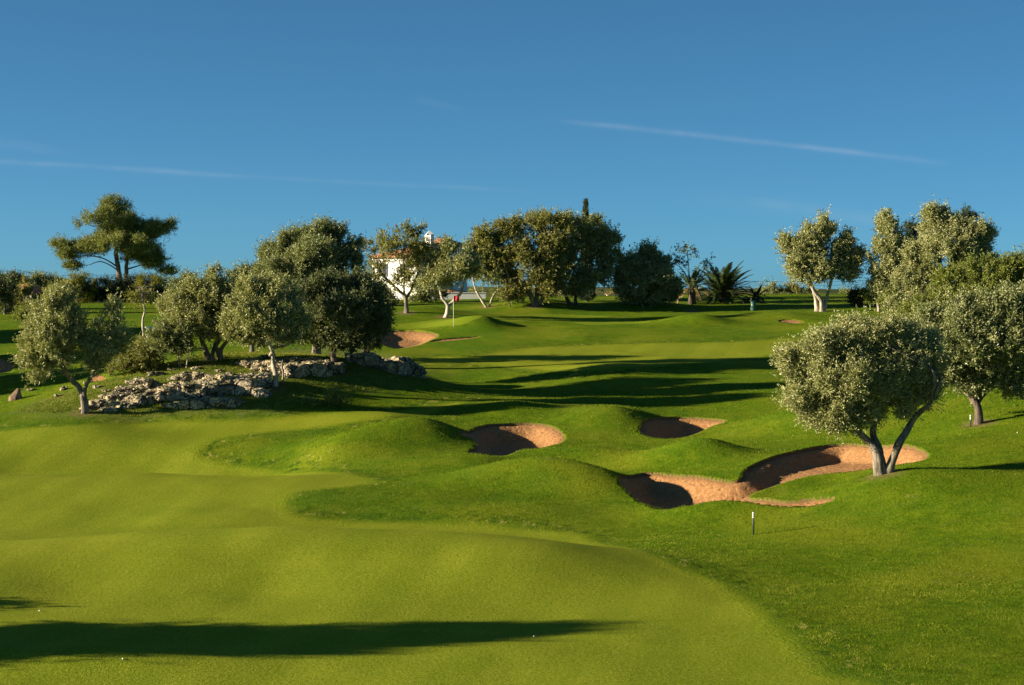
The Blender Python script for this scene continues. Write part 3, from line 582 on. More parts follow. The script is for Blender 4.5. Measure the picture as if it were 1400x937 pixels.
# centre background
tree('almond_tree', 'open-crowned tree with spreading bare limbs in front of the white villa', 'tree', 556, 428,
     [(556,320,16,12),(532,330,20,12),(505,340,13,10),(577,314,7,7),(550,343,34,14),(518,358,18,13),(562,372,24,15),(540,388,20,9),(510,380,12,10),(575,350,16,16)], 'brown', 'sparse',
     [[(556,None),(554,408),(545,398),(531,385),(512,362)],[.8,(554,410),(564,392),(572,365),(570,335)],[.7,(553,408),(552,385),(553,345)]], 'bark', .17, dens=2.4, thr=-.1)
tree('bush', 'pale green bush at the foot of the villa, left of the open-crowned tree', 'shrub', 520, ('D', 172), [(518,404,16,13,0),(528,412,18,10,0),(505,410,14,10,0)], 'silver', 'far', None, tr=.06)
tree('bush', 'grey-green bush between the open-crowned tree and the bent olive tree', 'shrub', 582, ('D', 176), [(580,398,16,13,0),(590,406,18,9,0),(570,408,14,9,0)], 'olive', 'far', None, tr=.06)
tree('olive_tree', 'bent olive tree right behind the red flag', 'tree', 608, 434, [(605,345,17,13),(584,365,22,15),(620,368,22,18),(602,384,26,12),(640,366,12,14)], 'silver', 'far', [[(608,None),(613,418),(604,405),(600,385)],[(613,418),(622,410),(632,395),(640,375)]], 'palebark', .17, OG, 1.0)
tree('olive_tree', 'olive tree with a V-shaped trunk in front of the garden wall', 'tree', 666, 420, [(655,350,24,13),(642,370,18,15),(672,373,24,18),(688,365,12,18)], 'olive', 'far', [[(666,None),(660,412),(651,398)],[(668,420),(672,410),(679,398)]], 'palebark', .14, OG, 1.1)
tree('broadleaf_tree', 'large brownish-green tree with sprawling limbs, middle of the skyline group', 'tree', 732, 419,
     [(700,314,26,12),(735,309,28,12),(664,326,17,13),(690,343,32,22),(735,338,38,28),(760,320,22,20),(715,372,30,22),(755,372,25,28),(674,358,20,15),(702,398,24,14),(750,398,20,16)], 'brown', 'far',
     [[(732,None),(724,402),(704,390),(690,365)],[(731,418),(734,395),(741,362),(740,335)],[(734,419),(745,400),(758,375)]], 'bark', .24, dens=.95, thr=.0)
tree('broadleaf_tree', 'large dark-crowned tree at the right end of the skyline group, under the tall cypress', 'tree', 781, 416,
     [(775,306,20,9),(805,314,24,13),(828,330,18,15),(795,343,36,28),(834,350,14,18),(768,358,24,26),(812,378,24,16),(790,390,20,14)], 'olive', 'far', [[(775,None),(772,402),(766,385)],[(787,415),(790,398),(800,375)]], 'darkbark', .20, dens=.95, thr=-.02)
tree('cypress_tree', 'tall narrow cypress whose tip rises above the skyline trees', 'tree', 803, ('D', 174), [(801,280,2.2,7,0),(801,292,3.8,9,0),(801,306,5,12,0),(802,325,7,18,0),(802,350,9,22,0),(803,378,10,24,0),(803,402,11,20,0)], 'cyp', 'cyp', [[(803,None),(802,390),(801,300)]], 'darkbark', .2, 'cypress trees', 1.6, -.9)
tree('cypress_tree', 'second cypress with only its thin tip above the brownish tree', 'tree', 743, ('D', 176), [(743,297,1.8,6,0),(743,309,3.5,10,0),(743,330,6,18,0),(743,360,8,25,0)], 'cyp', 'cyp', [[(743,None),(743,390),(743,305)]], 'darkbark', .15, 'cypress trees', 1.4, -.9)
tree('olive_tree', 'broad bushy olive tree with foliage down to the ground, left of the palms', 'tree', 882, 416, [(888,348,12,9),(874,364,26,15),(905,368,18,15),(862,386,20,20),(893,388,30,24),(917,394,12,17),(872,403,22,10),(905,404,18,9),(849,390,8,14)], 'olive', 'far', None, 'darkbark', .22, OG, 1.3, -.2)
tree('tree', 'slender open tree with tufts of leaves, in front of the palms', 'tree', 947, 426, [(940,345,13,8),(934,358,16,7),(947,372,22,10),(967,358,9,10),(945,388,16,7)], 'dark', 'sparse', [[(947,None),(946,408),(943,385),(939,345)],[(945,400),(955,382),(967,362)]], 'darkbark', .07, dens=1.1, thr=-.05)
# scrub band behind the greens
scrub = [(842,150,404,9,8),(858,170,405,10,8),(1052,172,402,9,9),(1068,174,404,10,8),(1085,172,402,9,10),(1100,175,403,9,8),(1150,172,405,8,7),(925,175,407,9,7),(1014,176,407,8,6),(700,178,408,9,7),(688,175,410,8,6)]
words = ['small yellow-green scrub bush left of the wide gap in the skyline', 'green scrub bush beside the broad bushy olive tree', 'scrub bush right of the green bin', 'second scrub bush right of the green bin', 'scrub bush left of the solitary pale olive', 'scrub bush just left of the solitary pale olive trunk', 'scrub bush right of the solitary pale olive trunk', 'brownish scrub bush behind the slender open tree', 'low scrub bush between big palm and green bin', 'scrub bush behind the V-shaped olive tree', 'scrub bush left of the sprawling brownish tree']
for k, (a, d, cy, rx, ry) in enumerate(scrub):
    d = max(d, 186); tree('bush', words[k], 'shrub', a, ('D', d), [(a, cy, rx, ry), (a+5, cy+3, rx*.8, ry*.8), (a-6, cy+4, rx*.7, ry*.7)], ['green', 'brown', 'olive'][k % 3], 'far', None, tr=.06, group='scrub bushes beyond the green', dens=1.1)
rr = np.random.default_rng(5)
for k in range(46):
    a = [835+k*9.5, 560+(k-24)*12, -20+(k-36)*12][0 if k < 24 else 1 if k < 36 else 2]; a = (1040+(k-10)*16 if 10 <= k < 24 else a); d = 196+rr.random()*40; tp = 397+rr.random()*7; w_ = 9+rr.random()*5
    tree('bush', 'low scrub bush in the far band along the skyline', 'shrub', a, ('D', d), [(a, tp+5, w_, 6), (a+5, tp+9, w_, 6), (a-4, tp+12, w_, 7)], ['green', 'brown', 'olive', 'yellow', 'green'][k % 5], 'far', None, tr=.05, group='scrub bushes along the skyline', dens=.7, twigs=.3)
tree('bush', 'dark round clipped bush near the slim trunk on the right', 'shrub', 1173, 420, [(1173,405,11,10,0),(1171,411,11,7,0)], 'cyp', 'bush', None, 'darkbark', .06, dens=.8, thr=-.9)
tree('bush', 'bright green young tree beside the dark round bush', 'shrub', 1190, 424, [(1190,405,8,12,0),(1188,396,6,6,0)], 'green', 'far', [[(1189,None),(1189,410)]], 'palebark', .05, dens=1.3)
tree('bush', 'yellow-green bush under the right-hand olive group', 'shrub', 1212, 428, [(1214,415,9,10,0),(1222,410,8,10,0)], 'green', 'far', None, tr=.05, dens=1.1)
# trees out of the frame on the left, whose shadows cross the foreground
for k, (x, y, h, w) in enumerate([(-27.5, 45.3, 7.6, 2.0), (-31.5, 43.7, 7.9, 2.2), (-23.0, 44.9, 4.8, 1.3), (-23.5, 51.2, 1.9, .8), (-48, 109, 8.5, 3), (-50, 117, 9, 3.2), (-53, 127, 8.5, 3), (-55, 124, 8.5, 3), (-56, 142, 8, 3)]):
    z0 = gz(x, y); px = x/y*F+700; row = lambda hh: HY-(z0+hh-CZ)/y*F; s = F/y
    tree('olive_tree', ('olive tree beyond the left edge that shades the near fairway' if k < 4 else 'olive tree beyond the left edge that shades the left bunker'), 'tree', px, ('D', y), [(px, row(h*.82), w*.7*s, h*.17*s, 0), (px-w*.4*s, row(h*.62), w*.7*s, h*.22*s, .5), (px+w*.4*s, row(h*.6), w*.75*s, h*.2*s, -.6), (px, row(h*.5), w*.8*s, h*.18*s, .5 if k < 4 else 1.2), (px, row(h*.45), w*.8*s, h*.16*s, -.5 if k < 4 else -1.2)],
         'olive', 'mid', None, tr=.2, group='olive trees beyond the left edge')

# ------------------------------------------------------------------ palms
def palm(label, px, base, nf, L, mat, trunk_h, spread, seed, old=0):
    r = np.random.default_rng(seed)
    if isinstance(base, tuple): D = base[1]; X = (px-700)/F*D
    else: X, D = march(px, base, fn=ground)
    Z = gz(X, D); e = empty('palm_tree', (X, D, Z), label, 'palm', 'palm trees')
    b = MB(); b.tube([(0, 0, -.2), (0, 0, trunk_h*.5), (.03, 0, trunk_h)], [.38, .33, .36], 12, .3, seed); b.build('trunk', M['darkbark'], e)
    for k in range(nf):
        az = k*2.399+r.random()*.3; el = R(86)-(k/nf)**.8*spread+r.normal()*.06
        h = np.array([math.cos(az), math.sin(az), 0]); n = 14; t = np.linspace(0, 1, n); ang = el-t**1.6*(1.1 if k > nf*.5 else .7)
        st = L*(.85+.25*r.random())/n; P = np.cumsum(np.concatenate([[np.array([0, 0, trunk_h])+h*.12], (np.cos(ang)[:, None]*h+np.sin(ang)[:, None]*np.array([0, 0, 1]))*st]), 0)
        f = MB(); f.tube(P, .03*(1-.8*np.linspace(0, 1, n+1)), 5)
        T = np.gradient(P, axis=0); T /= np.linalg.norm(T, axis=1)[:, None]; side = np.cross(h, (0, 0, 1)); vs = []; tone = []
        for q in np.linspace(.12, .99, 46):
            i = q*n; i0 = int(i); p = P[i0]+(P[i0+1]-P[i0])*(i-i0); tt = T[i0]; up = np.cross(side, tt)
            ll = .42*L/2.6*math.sin(math.pi*(q*.8+.14))
            for sg in (-1, 1):
                d = side*sg*.75+tt*.7+up*(.28 if k % 2 else .1)*-1+r.normal(size=3)*.08; d /= np.linalg.norm(d)
                w = np.cross(d, up); w = w/(np.linalg.norm(w)+1e-9)*.045
                vs.append([p-w, p+d*ll*.5-w, p+d*ll, p+w+d*ll*.1])
        V = np.array(vs).reshape(-1, 3); nn = len(V)//4; f.add(V, np.arange(len(V)).reshape(-1, 4))
        fv = np.concatenate(f.v); ff = np.concatenate(f.f)
        mm = M['oldpalm'] if k >= nf-old else M[mat]
        mesh_np('frond', fv, ff, mm, e, smooth=False, attrs=[('rnd', 'FACE', np.clip(r.normal(size=len(ff))*.22+.45, 0, 1))])
palm('large date palm fanning dark fronds straight out of the ground', 988, 414, 60, 4.0, 'palm', .5, 1.5, 3)
palm('small palm with drooping yellowed fronds behind the slender open tree', 946, ('D', 168), 26, 2.4, 'palm', 1.6, 1.9, 4, 8)
palm('low little palm beside the green bin', 1034, ('D', 170), 18, 1.5, 'palm', .5, 1.7, 5)
palm('palm with pale green fronds at the right edge, above the yellow-green tree', 1384, ('D', 150), 24, 2.6, 'green', 3.0, 1.4, 6)

# ------------------------------------------------------------------ rocks
def rock_lump(c, rr, seed, sub=4, rough=.3):
    bm = bmesh.new(); bmesh.ops.create_icosphere(bm, subdivisions=sub, radius=1.0)
    V = np.array([v.co[:] for v in bm.verts]); Fc = np.array([[q.index for q in f.verts] for f in bm.faces]); bm.free()
    d = 1+.35*noise3(V*1.3+seed*7.3, seed)+rough*1.1*noise3(V*2.9+seed*3.3, seed+1)+rough*.8*np.abs(noise3(V*6.1+seed, seed+2))+rough*.3*noise3(V*13+seed, seed+3)
    V = V*d[:, None]; V[:, 2] = np.where(V[:, 2] > .55, .55+(V[:, 2]-.55)*.45, V[:, 2])
    V = V+.10*np.floor(noise3(V*2.2+seed*2.1, seed+5)*3)[:, None]/3*V
    return V*np.array(rr)+np.array(c), Fc
def outcrop(label, lumps, seed, name='rock_outcrop', group=None):
    Vs = []; Fs = []; n = 0; c0 = None; D0 = march(*lumps[0][:2])[1]
    for k, (px, py, rx, ry, dd) in enumerate(lumps):
        X, D = march(px, py); D = min(max(D+dd, D0-2.5), D0+2.5) if seed == 4 else D+dd; m = D/F; X = (px-700)/F*D; z = gz(X, D)
        c = np.array([X, D, z+ry*m*.10])
        if c0 is None: c0 = np.array([X, D, z])
        V, Fc = rock_lump(c-c0, (rx*m*1.25, max(rx*.7, ry)*m, ry*m*(1.25 if rx > 7 else 1.1)), seed*10+k, 5 if rx > 12 else 4 if rx > 6 else 3)
        Vs.append(V); Fs.append(Fc+n); n += len(V)
    o = mesh_np(name, np.concatenate(Vs), np.concatenate(Fs), M['rock'], smooth=False); o.location = c0
    tag(o, label, 'rock', group)
outcrop('broken pale limestone ledge behind the leftmost olive trunk', [(138,556,14,9,0),(160,546,14,8,0),(182,538,16,9,0),(150,562,10,5,0),(200,528,18,9,0),(170,556,12,7,0),(120,560,8,6,0),(192,550,14,9,0)], 1)
outcrop('big sunlit craggy limestone bank under the twisted-trunk olive tree', [(222,545,20,13,0),(250,540,22,16,0),(282,538,24,17,0),(312,532,26,18,0),(340,528,22,16,0),(265,555,20,9,0),(300,552,22,9,0),(262,518,20,9,0),(355,540,12,9,0),(240,556,12,4,0)], 2)
outcrop('shaded limestone bank behind the straight pale trunk', [(395,512,18,14,0),(420,508,20,13,0),(445,506,16,12,0),(372,506,16,11,0),(408,498,20,8,0),(350,500,16,8,0)], 3)
outcrop('rounded grey limestone hump at the right end of the ledge', [(492,496,16,12,0),(515,494,16,10,0),(540,500,22,16,0),(558,508,16,14,0),(528,506,18,12,0),(504,500,16,11,0),(548,504,18,13,0)], 4)
bl = [(88,533,4,6,'upright pale stone left of the leftmost trunk'),(80,542,5,3,'flat stone below the upright pale stone'),(133,530,5,3,'pale stone just right of the leftmost trunk'),(118,524,4,3,'small pale stone behind the leftmost trunk'),(178,524,6,5,'pale boulder at the foot of the broom shrub'),(191,520,6,4,'pale boulder right below the broom shrub'),(213,513,9,5,'long pale stone below the dark round shrub'),(148,535,6,3,'flat stone above the broken limestone ledge'),(236,506,5,3,'small stone at the foot of the small leaning olive tree'),(268,505,5,4,'grey stone left of the twisted trunks'),(300,508,5,3,'stone below the twisted trunks'),(330,498,6,4,'stone right of the twisted trunks'),(165,531,5,4,'stone between the broom shrub and the ledge'),(362,490,8,4,'pale stone on the crest left of the straight pale trunk'),(42,534,5,3,'small grey stone left of the leftmost olive tree')]
for k, (a, b_, rx, ry, tx) in enumerate(bl): outcrop(tx, [(a, b_, rx, ry, 0)], 20+k, 'boulder', 'loose limestone boulders')
# brown earth-coloured stump at far left
X, D = march(22, 546); b = MB(); b.tube([(0, 0, -.2), (.02, 0, .1), (.1, .05, .42), (.15, .05, .62)], [.42, .36, .2, .09], 12, .35, 5)
o = b.build('tree_stump', M['pinebark']); o.location = (X, D, gz(X, D)); tag(o, 'brown pointed tree stump on the grass left of the leftmost olive tree', 'stump')
# dead stick by the pale trunk
X, D = march(386, 522); b = MB(); b.tube([(0, 0, -.1), (.06, 0, .5), (-.05, 0, .95), (.02, 0, 1.3)], [.07, .055, .05, .02], 7, .3, 2); b.tube([(-.03, 0, .8), (.1, .05, 1.05), (.2, .05, 1.15)], [.03, .022, .01], 5)
o = b.build('dead_trunk', M['palebark']); o.location = (X, D, gz(X, D)); tag(o, 'short dead grey trunk beside the straight pale olive trunk', 'dead tree')

# ------------------------------------------------------------------ buildings
def hip_roof(w, d, h, ov=.35, ridge=.4, th=.16):
    W, D_ = w/2+ov, d/2+ov; rx = max(0, W-D_)*1.0 if W > D_ else 0; ry = max(0, D_-W) if D_ > W else 0
    top = [(-rx, -ry, h), (rx, -ry, h), (rx, ry, h), (-rx, ry, h)]
    V = [(-W, -D_, 0), (W, -D_, 0), (W, D_, 0), (-W, D_, 0)]+top+[(-W, -D_, -th), (W, -D_, -th), (W, D_, -th), (-W, D_, -th)]
    Q = [(0, 1, 5, 4), (1, 2, 6, 5), (2, 3, 7, 6), (3, 0, 4, 7), (8, 9, 1, 0), (9, 10, 2, 1), (10, 11, 3, 2), (11, 8, 0, 3), (11, 10, 9, 8)]
    m = MB(); m.add(V, Q); return m
def part(mb, name, mat, parent, loc=(0, 0, 0), smooth=False):
    o = mb.build(name, mat, parent, smooth); o.location = loc; return o
def window(parent, x, y, z, w, h, face):
    f = MB(); g = MB()
    # face 'S' looks at -Y, 'W' looks at -X
    if face == 'S':
        for dx, dz, bw, bh in ((0, h/2, w+.16, .08), (0, -h/2, w+.2, .1), (-w/2, 0, .08, h), (w/2, 0, .08, h), (0, 0, .05, h)): f.box((x+dx, y-.035, z+dz), (bw, .07, bh))
        g.box((x, y-.012, z), (w-.08, .02, h-.08))
    else:
        for dx, dz, bw, bh in ((0, h/2, w+.16, .08), (0, -h/2, w+.2, .1), (-w/2, 0, .08, h), (w/2, 0, .08, h), (0, 0, .05, h)): f.box((x-.035, y+dx, z+dz), (.07, bw, bh))
        g.box((x-.012, y, z), (.02, w-.08, h-.08))
    o = part(f, 'window', M['shutter'], parent); part(g, 'pane', M['glass'], o)
D = 192; X = (560-700)/F*D; Z = gz(X, D)
villa = empty('villa', (X, D, Z-.1), 'white two-storey villa with terracotta roofs and a tall white chimney, half hidden by trees', 'house', None, R(-28))
# heights: eaves at row 352 -> z ; work in metres above the foot
def zr(row, D_=192): return CZ-(row-HY)/F*D_-(Z-.1)
w1 = MB(); zt = zr(351); w1.box((0, 0, zt/2), (5.6, 6.4, zt)); part(w1, 'wall', M['white'], villa)
part(hip_roof(5.6, 6.4, 1.0), 'roof', M['tile'], villa, (0, 0, zt))
w2 = MB(); zt2 = zr(335); w2.box((2.3, 3.2, zt2/2), (3.8, 4.4, zt2)); part(w2, 'wall', M['white'], villa)
r2 = part(hip_roof(3.8, 4.4, .85), 'roof', M['tile'], villa, (2.3, 3.2, zt2))
ch = MB(); zc = zr(323)+.1; ch.box((2.35, .3, (zt2-1.2+zc)/2), (.75, .75, zc-(zt2-1.2))); cho = part(ch, 'chimney', M['white'], villa)
cc = MB(); cc.add([(2.35-.45, .3-.45, zc), (2.35+.45, .3-.45, zc), (2.35+.45, .3+.45, zc), (2.35-.45, .3+.45, zc), (2.35, .3, zc+.42)], [(0, 1, 4, 4)]) if False else cc.tube([(2.35, .3, zc), (2.35, .3, zc+.08), (2.35, .3, zc+.45)], [.56, .56, .03], 4)
part(cc, 'chimney_cap', M['white'], cho)
lv = MB()
for k in range(4): lv.box((2.35-.2+k*.135, -.085, zc-.42), (.06, .02, .5))
part(lv, 'louvre', M['shutter'], cho)
w3 = MB(); zt3 = zr(401); w3.box((4.9, -.6, zt3/2), (4.2, 4.0, zt3)); part(w3, 'wall', M['white'], villa); part(hip_roof(4.2, 4.0, .5), 'roof', M['tile'], villa, (4.9, -.6, zt3))
for y in (-1.6, 1.4): window(villa, -2.8, y, zt-1.5, 1.0, 1.3, 'W')
for x in (-1.4, 1.3): window(villa, x, -3.2, zt-1.5, 1.0, 1.3, 'S')
window(villa, 5.2, -2.6, zt3-1.0, 1.2, 1.1, 'S'); window(villa, 3.3, 1.0, zt2-.8, .9, .7, 'S')
# garden wall, white; the tree shade on it is put into its grey colour
b = MB(); D1 = 182; x0, x1 = (585-700)/F*D1, (664-700)/F*D1; zz = gz((x0+x1)/2, D1); ht = CZ-(401-HY)/F*D1-zz
b.box(((0), 0, ht/2-.2), (x1-x0, .3, ht+.4)); b.box((0, 0, ht+.04), (x1-x0+.1, .4, .08)); o = b.build('garden_wall', M['wallshade'], None, False); o.location = ((x0+x1)/2, D1, zz); tag(o, 'plain white garden wall beside the villa, its shade coloured in as grey', 'wall')
# farmhouse on the left
D = 198; X = (38-700)/F*D; Z = gz(X, D); farm = empty('farmhouse', (X, D, Z-.1), 'low white farmhouse with a terracotta tile roof at the far left, behind bushes', 'house', None, R(-22))
zt = CZ-(408-HY)/F*D-(Z-.1); zt = max(zt, 1.2)
b = MB(); b.box((0, 0, zt/2), (4.6, 4.6, zt)); part(b, 'wall', M['white'], farm); part(hip_roof(4.6, 4.6, 1.15), 'roof', M['tile'], farm, (0, 0, zt))
b = MB(); b.box((-3.7, 1.5, (zt+.45)/2), (3.0, 3.4, zt+.45)); part(b, 'wall', M['white'], farm); part(hip_roof(3.0, 3.4, .8), 'roof', M['tile'], farm, (-3.7, 1.5, zt+.45))
window(farm, .8, -2.3, zt-.75, .9, .8, 'S'); window(farm, -1.1, -2.3, zt-.75, .9, .8, 'S')
D = 186; X = (2-700)/F*D; Z = gz(X, D); b = MB(); b.box((0, 0, .35), (3.2, .3, 1.1)); b.box((0, 0, .94), (3.3, .4, .08)); o = b.build('boundary_wall', M['white'], None, False); o.location = (X, D, Z); tag(o, 'short low white wall at the left edge in front of the farmhouse', 'wall')
# tiny white house far off in the gap
D = 420; X = (838-700)/F*D; Z = CZ-(405-HY)/F*D-1.2; far = empty('cottage', (X, D, gz(X, D)), 'tiny white house far away in the gap right of the cypress', 'house')
hgt = CZ-(402-HY)/F*D-gz(X, D); b = MB(); b.box((0, 0, hgt/2), (3.0, 3, hgt)); part(b, 'wall', M['white'], far); part(hip_roof(3.0, 3, .7), 'roof', M['tile'], far, (0, 0, hgt))

# ------------------------------------------------------------------ small things
X, D = march(620, 447.5, fn=ground); Z = gz(X, D); H = (447.5-404)/F*D
fl = empty('golf_flag', (X, D, Z), 'red golf flag on a thin white pole standing in the hole', 'flag')
b = MB(); b.tube([(0, 0, -.1), (0, 0, H*.5), (0, 0, H)], [.017, .015, .012], 10); b.build('pole', M['polew'], fl)
b = MB(); b.tube([(0, 0, -.05), (0, 0, .012)], [.054, .054], 16); b.build('cup', M['cup'], fl)
nxf, nzf = 14, 10; V = []; Q = []
for i in range(nxf):
    for j in range(nzf):
        u = i/(nxf-1); v = j/(nzf-1); V.append((.012+u*.46*(1-.08*v), .05*math.sin(u*7+v)*u, H-.03-v*.36-.14*u*u))
for i in range(nxf-1):
    for j in range(nzf-1): a = i*nzf+j; Q.append((a, a+1, a+nzf+1, a+nzf))
cl = mesh_np('flag_cloth', V, Q, M['red'], fl); md = cl.modifiers.new('thickness', 'SOLIDIFY'); md.thickness = .006
def stake(label, px, py, H, rings=True):
    X, D = march(px, py, fn=ground); Z = gz(X, D); e = empty('marker_post', (X, D, Z), label, 'post', 'marker posts along the rough')
    b = MB(); b.tube([(0, 0, -.1), (0, 0, H*.5), (0, 0, H-.02), (0, 0, H)], [.035, .035, .035, .025], 12); b.build('post', M['post'], e)
    if rings:
        for zz in (H-.09, H-.17, H-.25):
            r_ = MB(); r_.tube([(0, 0, zz), (0, 0, zz+.045)], [.038, .038], 12, cap=False); r_.build('white_ring', M['polew'], e)
stake('dark marker post with white rings in the grass in front of the winding bunker', 1030, 731, .88)
stake('dark marker post beside the thick dark trunk on the right', 1327, 584, .62)
stake('short dark post at the left edge of the small far bunker', 888, 595, .5, False)
X, D = march(1030, 425, fn=ground); Z = gz(X, D); e = empty('litter_bin', (X, D, Z), 'dark green litter bin on the grass right of the big palm', 'bin')
b = MB(); b.tube([(0, 0, -.05), (0, 0, .05), (0, 0, .4), (0, 0, .72), (0, 0, .76)], [.20, .22, .25, .27, .24], 16); b.build('body', M['bin'], e)
b = MB(); b.tube([(0, 0, .76), (0, 0, .80), (0, 0, .93)], [.26, .25, .08], 16); b.build('lid', M['bin'], e)
b = MB(); b.box((-.2, .12, .58), (.06, .06, 1.15)); b.build('post', M['metal'], e, False)
X, D = march(205, 460, fn=ground); Z = gz(X, D); e = empty('bench', (X, D, Z), 'small teal metal bench beside the bare pale trunk', 'bench')
b = MB(); b.box((0, 0, .45), (1.2, .4, .04)); b.build('seat', M['teal'], e, False); b = MB(); b.box((0, .2, .72), (1.2, .04, .22)); b.build('backrest', M['teal'], e, False)
for sx in (-.54, .54):
    b = MB(); b.box((sx, -.17, .21), (.05, .05, .46)); b.build('leg', M['teal'], e, False); b = MB(); b.box((sx, .2, .4), (.05, .04, .84)); b.build('leg', M['teal'], e, False)
for a, b_, tx in ((54,836,'tiny white golf ball on the fairway above the long shadow, near the left edge'),(168,902,'tiny white golf ball just below the long foreground shadow on the left'),(730,871,'tiny white golf ball inside the tip of the long foreground shadow'),(1391,592,'tiny white golf ball on the grass at the right edge')):
    X, D = march(a, b_, fn=ground); bm = bmesh.new(); bmesh.ops.create_icosphere(bm, subdivisions=3, radius=.0225); me = bpy.data.meshes.new('golf_ball'); bm.to_mesh(me); bm.free(); me.materials.append(M['ball'])
    for p in me.polygons: p.use_smooth = True
    o = bpy.data.objects.new('golf_ball', me); C.objects.link(o); o.location = (X, D, gz(X, D)+.02); tag(o, tx, 'golf ball', 'golf balls')
# vine posts in the gap
for k, (a, h) in enumerate(((846, .9), (853, 1.0), (860, .8), (867, .95), (873, .8))):
    D = 178; X = (a-700)/F*D; b = MB(); b.tube([(0, 0, -.2), (0, 0, h)], [.04, .035], 8); o = b.build('fence_post', M['palebark']); o.location = (X, D, gz(X, D))
    tag(o, 'thin pale wooden post in the row left of the broad bushy olive tree', 'post', 'row of thin pale posts')
# power line
def pole(px, D, top, label):
    X = (px-700)/F*D; Z = gz(X, D); H = CZ-(top-HY)/F*D-Z; e = empty('utility_pole', (X, D, Z), label, 'pole', 'utility poles')
    b = MB(); b.tube([(0, 0, -.5), (0, 0, H+.3)], [.15, .10], 10); b.build('post', M['wood'], e); b = MB(); b.box((0, 0, H), (.12, 1.6, .12)); b.build('crossarm', M['wood'], e, False)
    return np.array([X, D, Z+H])
pa = pole(-230, 250, 379, 'utility pole beyond the left edge'); pb = pole(415, 262, 367, 'utility pole hidden behind the tall olive clump'); pc = pole(984, 265, 383, 'utility pole hidden behind the big palm'); pd = pole(1245, 262, 380, 'utility pole hidden behind the right-hand olives')
for (a, c_, tx) in ((pa, pb, 'left'), (pc, pd, 'right')):
    for k, dz in enumerate((0, -.55)):
        t = np.linspace(0, 1, 25)[:, None]; P = a+(c_-a)*t; P[:, 2] += dz-4*.45*(t*(1-t))[:, 0]; P[:, 1] += (k-.5)*1.2
        b = MB(); b.tube(P-a, .022, 5); o = b.build('power_line', M['cable']); o.location = a
        tag(o, ('upper' if k == 0 else 'lower')+' thin black power line crossing the sky '+('behind the tall pine on the left' if tx == 'left' else 'behind the solitary pale olive tree'), 'power line', 'power lines')


# ------------------------------------------------------------------ grass blades of the rough
def blades(name, label, zones, mat, seed):
    r = np.random.default_rng(seed); Vs = []; T = []
    for (d0, d1, dens, h, w, sel) in zones:
        A = (d1**2-d0**2)*.31; n = int(A*dens)
        y = np.sqrt(r.random(n)*(d1**2-d0**2)+d0**2); x = (r.random(n)*2-1)*.31*y
        pn = .5*noise2(x, y, .6, 31)+.8*noise2(x, y, .24, 32); keep = r.random(n) < .6+.75*pn; x, y, pn = x[keep], y[keep], pn[keep]
        keep = np.ones(len(x), bool); keep &= sel(x, y, r); x, y, pn = x[keep], y[keep], pn[keep]
        z = ground(x, y); n = len(x); a = r.random(n)*2*math.pi; fe = np.clip(allsd(FWW, x, y)/.9, .3, 1) if h < .1 else 1.0; hh = h*fe*(.55+.6*r.random(n)+.3*pn); ww = w*(.7+.6*r.random(n))
        wx = noise2(x, y, 2.3, 41); wy = noise2(x, y, 2.3, 42)
        p = np.stack([x, y, z-.01], 1); s = np.stack([np.cos(a), np.sin(a), a*0], 1)*ww[:, None]*.5
        tip = p+np.stack([wx*.6*hh+r.normal(size=n)*hh*.35, wy*.6*hh+r.normal(size=n)*hh*.35, hh+.01], 1)
        Vs.append(np.stack([p-s, p+s, tip], 1).reshape(-1, 3)); T.append(np.clip(.45+.22*noise2(x, y, 1.7, 43)+.18*noise2(x, y, 7, 44)+.32*noise2(x, y, .28, 45)+r.normal(size=n)*.22, 0, 1))
    V = np.concatenate(Vs); o = mesh_np(name, V, np.arange(len(V)).reshape(-1, 3), mat, smooth=False, attrs=[('rnd', 'FACE', np.concatenate(T))])
    tag(o, label, 'grass', kind='stuff'); return o
def allsd(polys, x, y):
    s = np.full(x.shape, 9.0)
    for w in polys: s = np.minimum(s, sdf(x, y, w))
    return s
def in_rough(x, y, r):
    f = allsd(FWW+GRW, x, y); b, _ = sd_bunker(x, y); return (f > .05) & (b > .01)
def in_fair(x, y, r): return allsd(FWW, x, y) < .3
def at_lip(x, y, r):
    b, _ = sd_bunker(x, y); return (b > -.02) & (b < .16)
def in_rocky(x, y, r):
    s = allsd([ROCKY], x, y); return s < -.2+noise2(x, y, 2, 7)*1.2
blades('grass', 'short blades of the longer rough grass around the fairway', [(41, 58, 640, .050, .012, in_rough), (58, 78, 330, .055, .015, in_rough), (78, 112, 110, .065, .024, in_rough), (66, 108, 60, .03, .014, at_lip)], M['grass'], 50)
blades('mown_grass', 'close-mown turf of the near fairway', [(40.5, 52, 520, .020, .014, in_fair), (52, 66, 300, .024, .018, in_fair)], M['turf'], 52)
blades('dry_grass', 'longer dry grass growing between the rocks on the ledge', [(97, 124, 300, .11, .026, in_rocky)], M['drygrass'], 51)


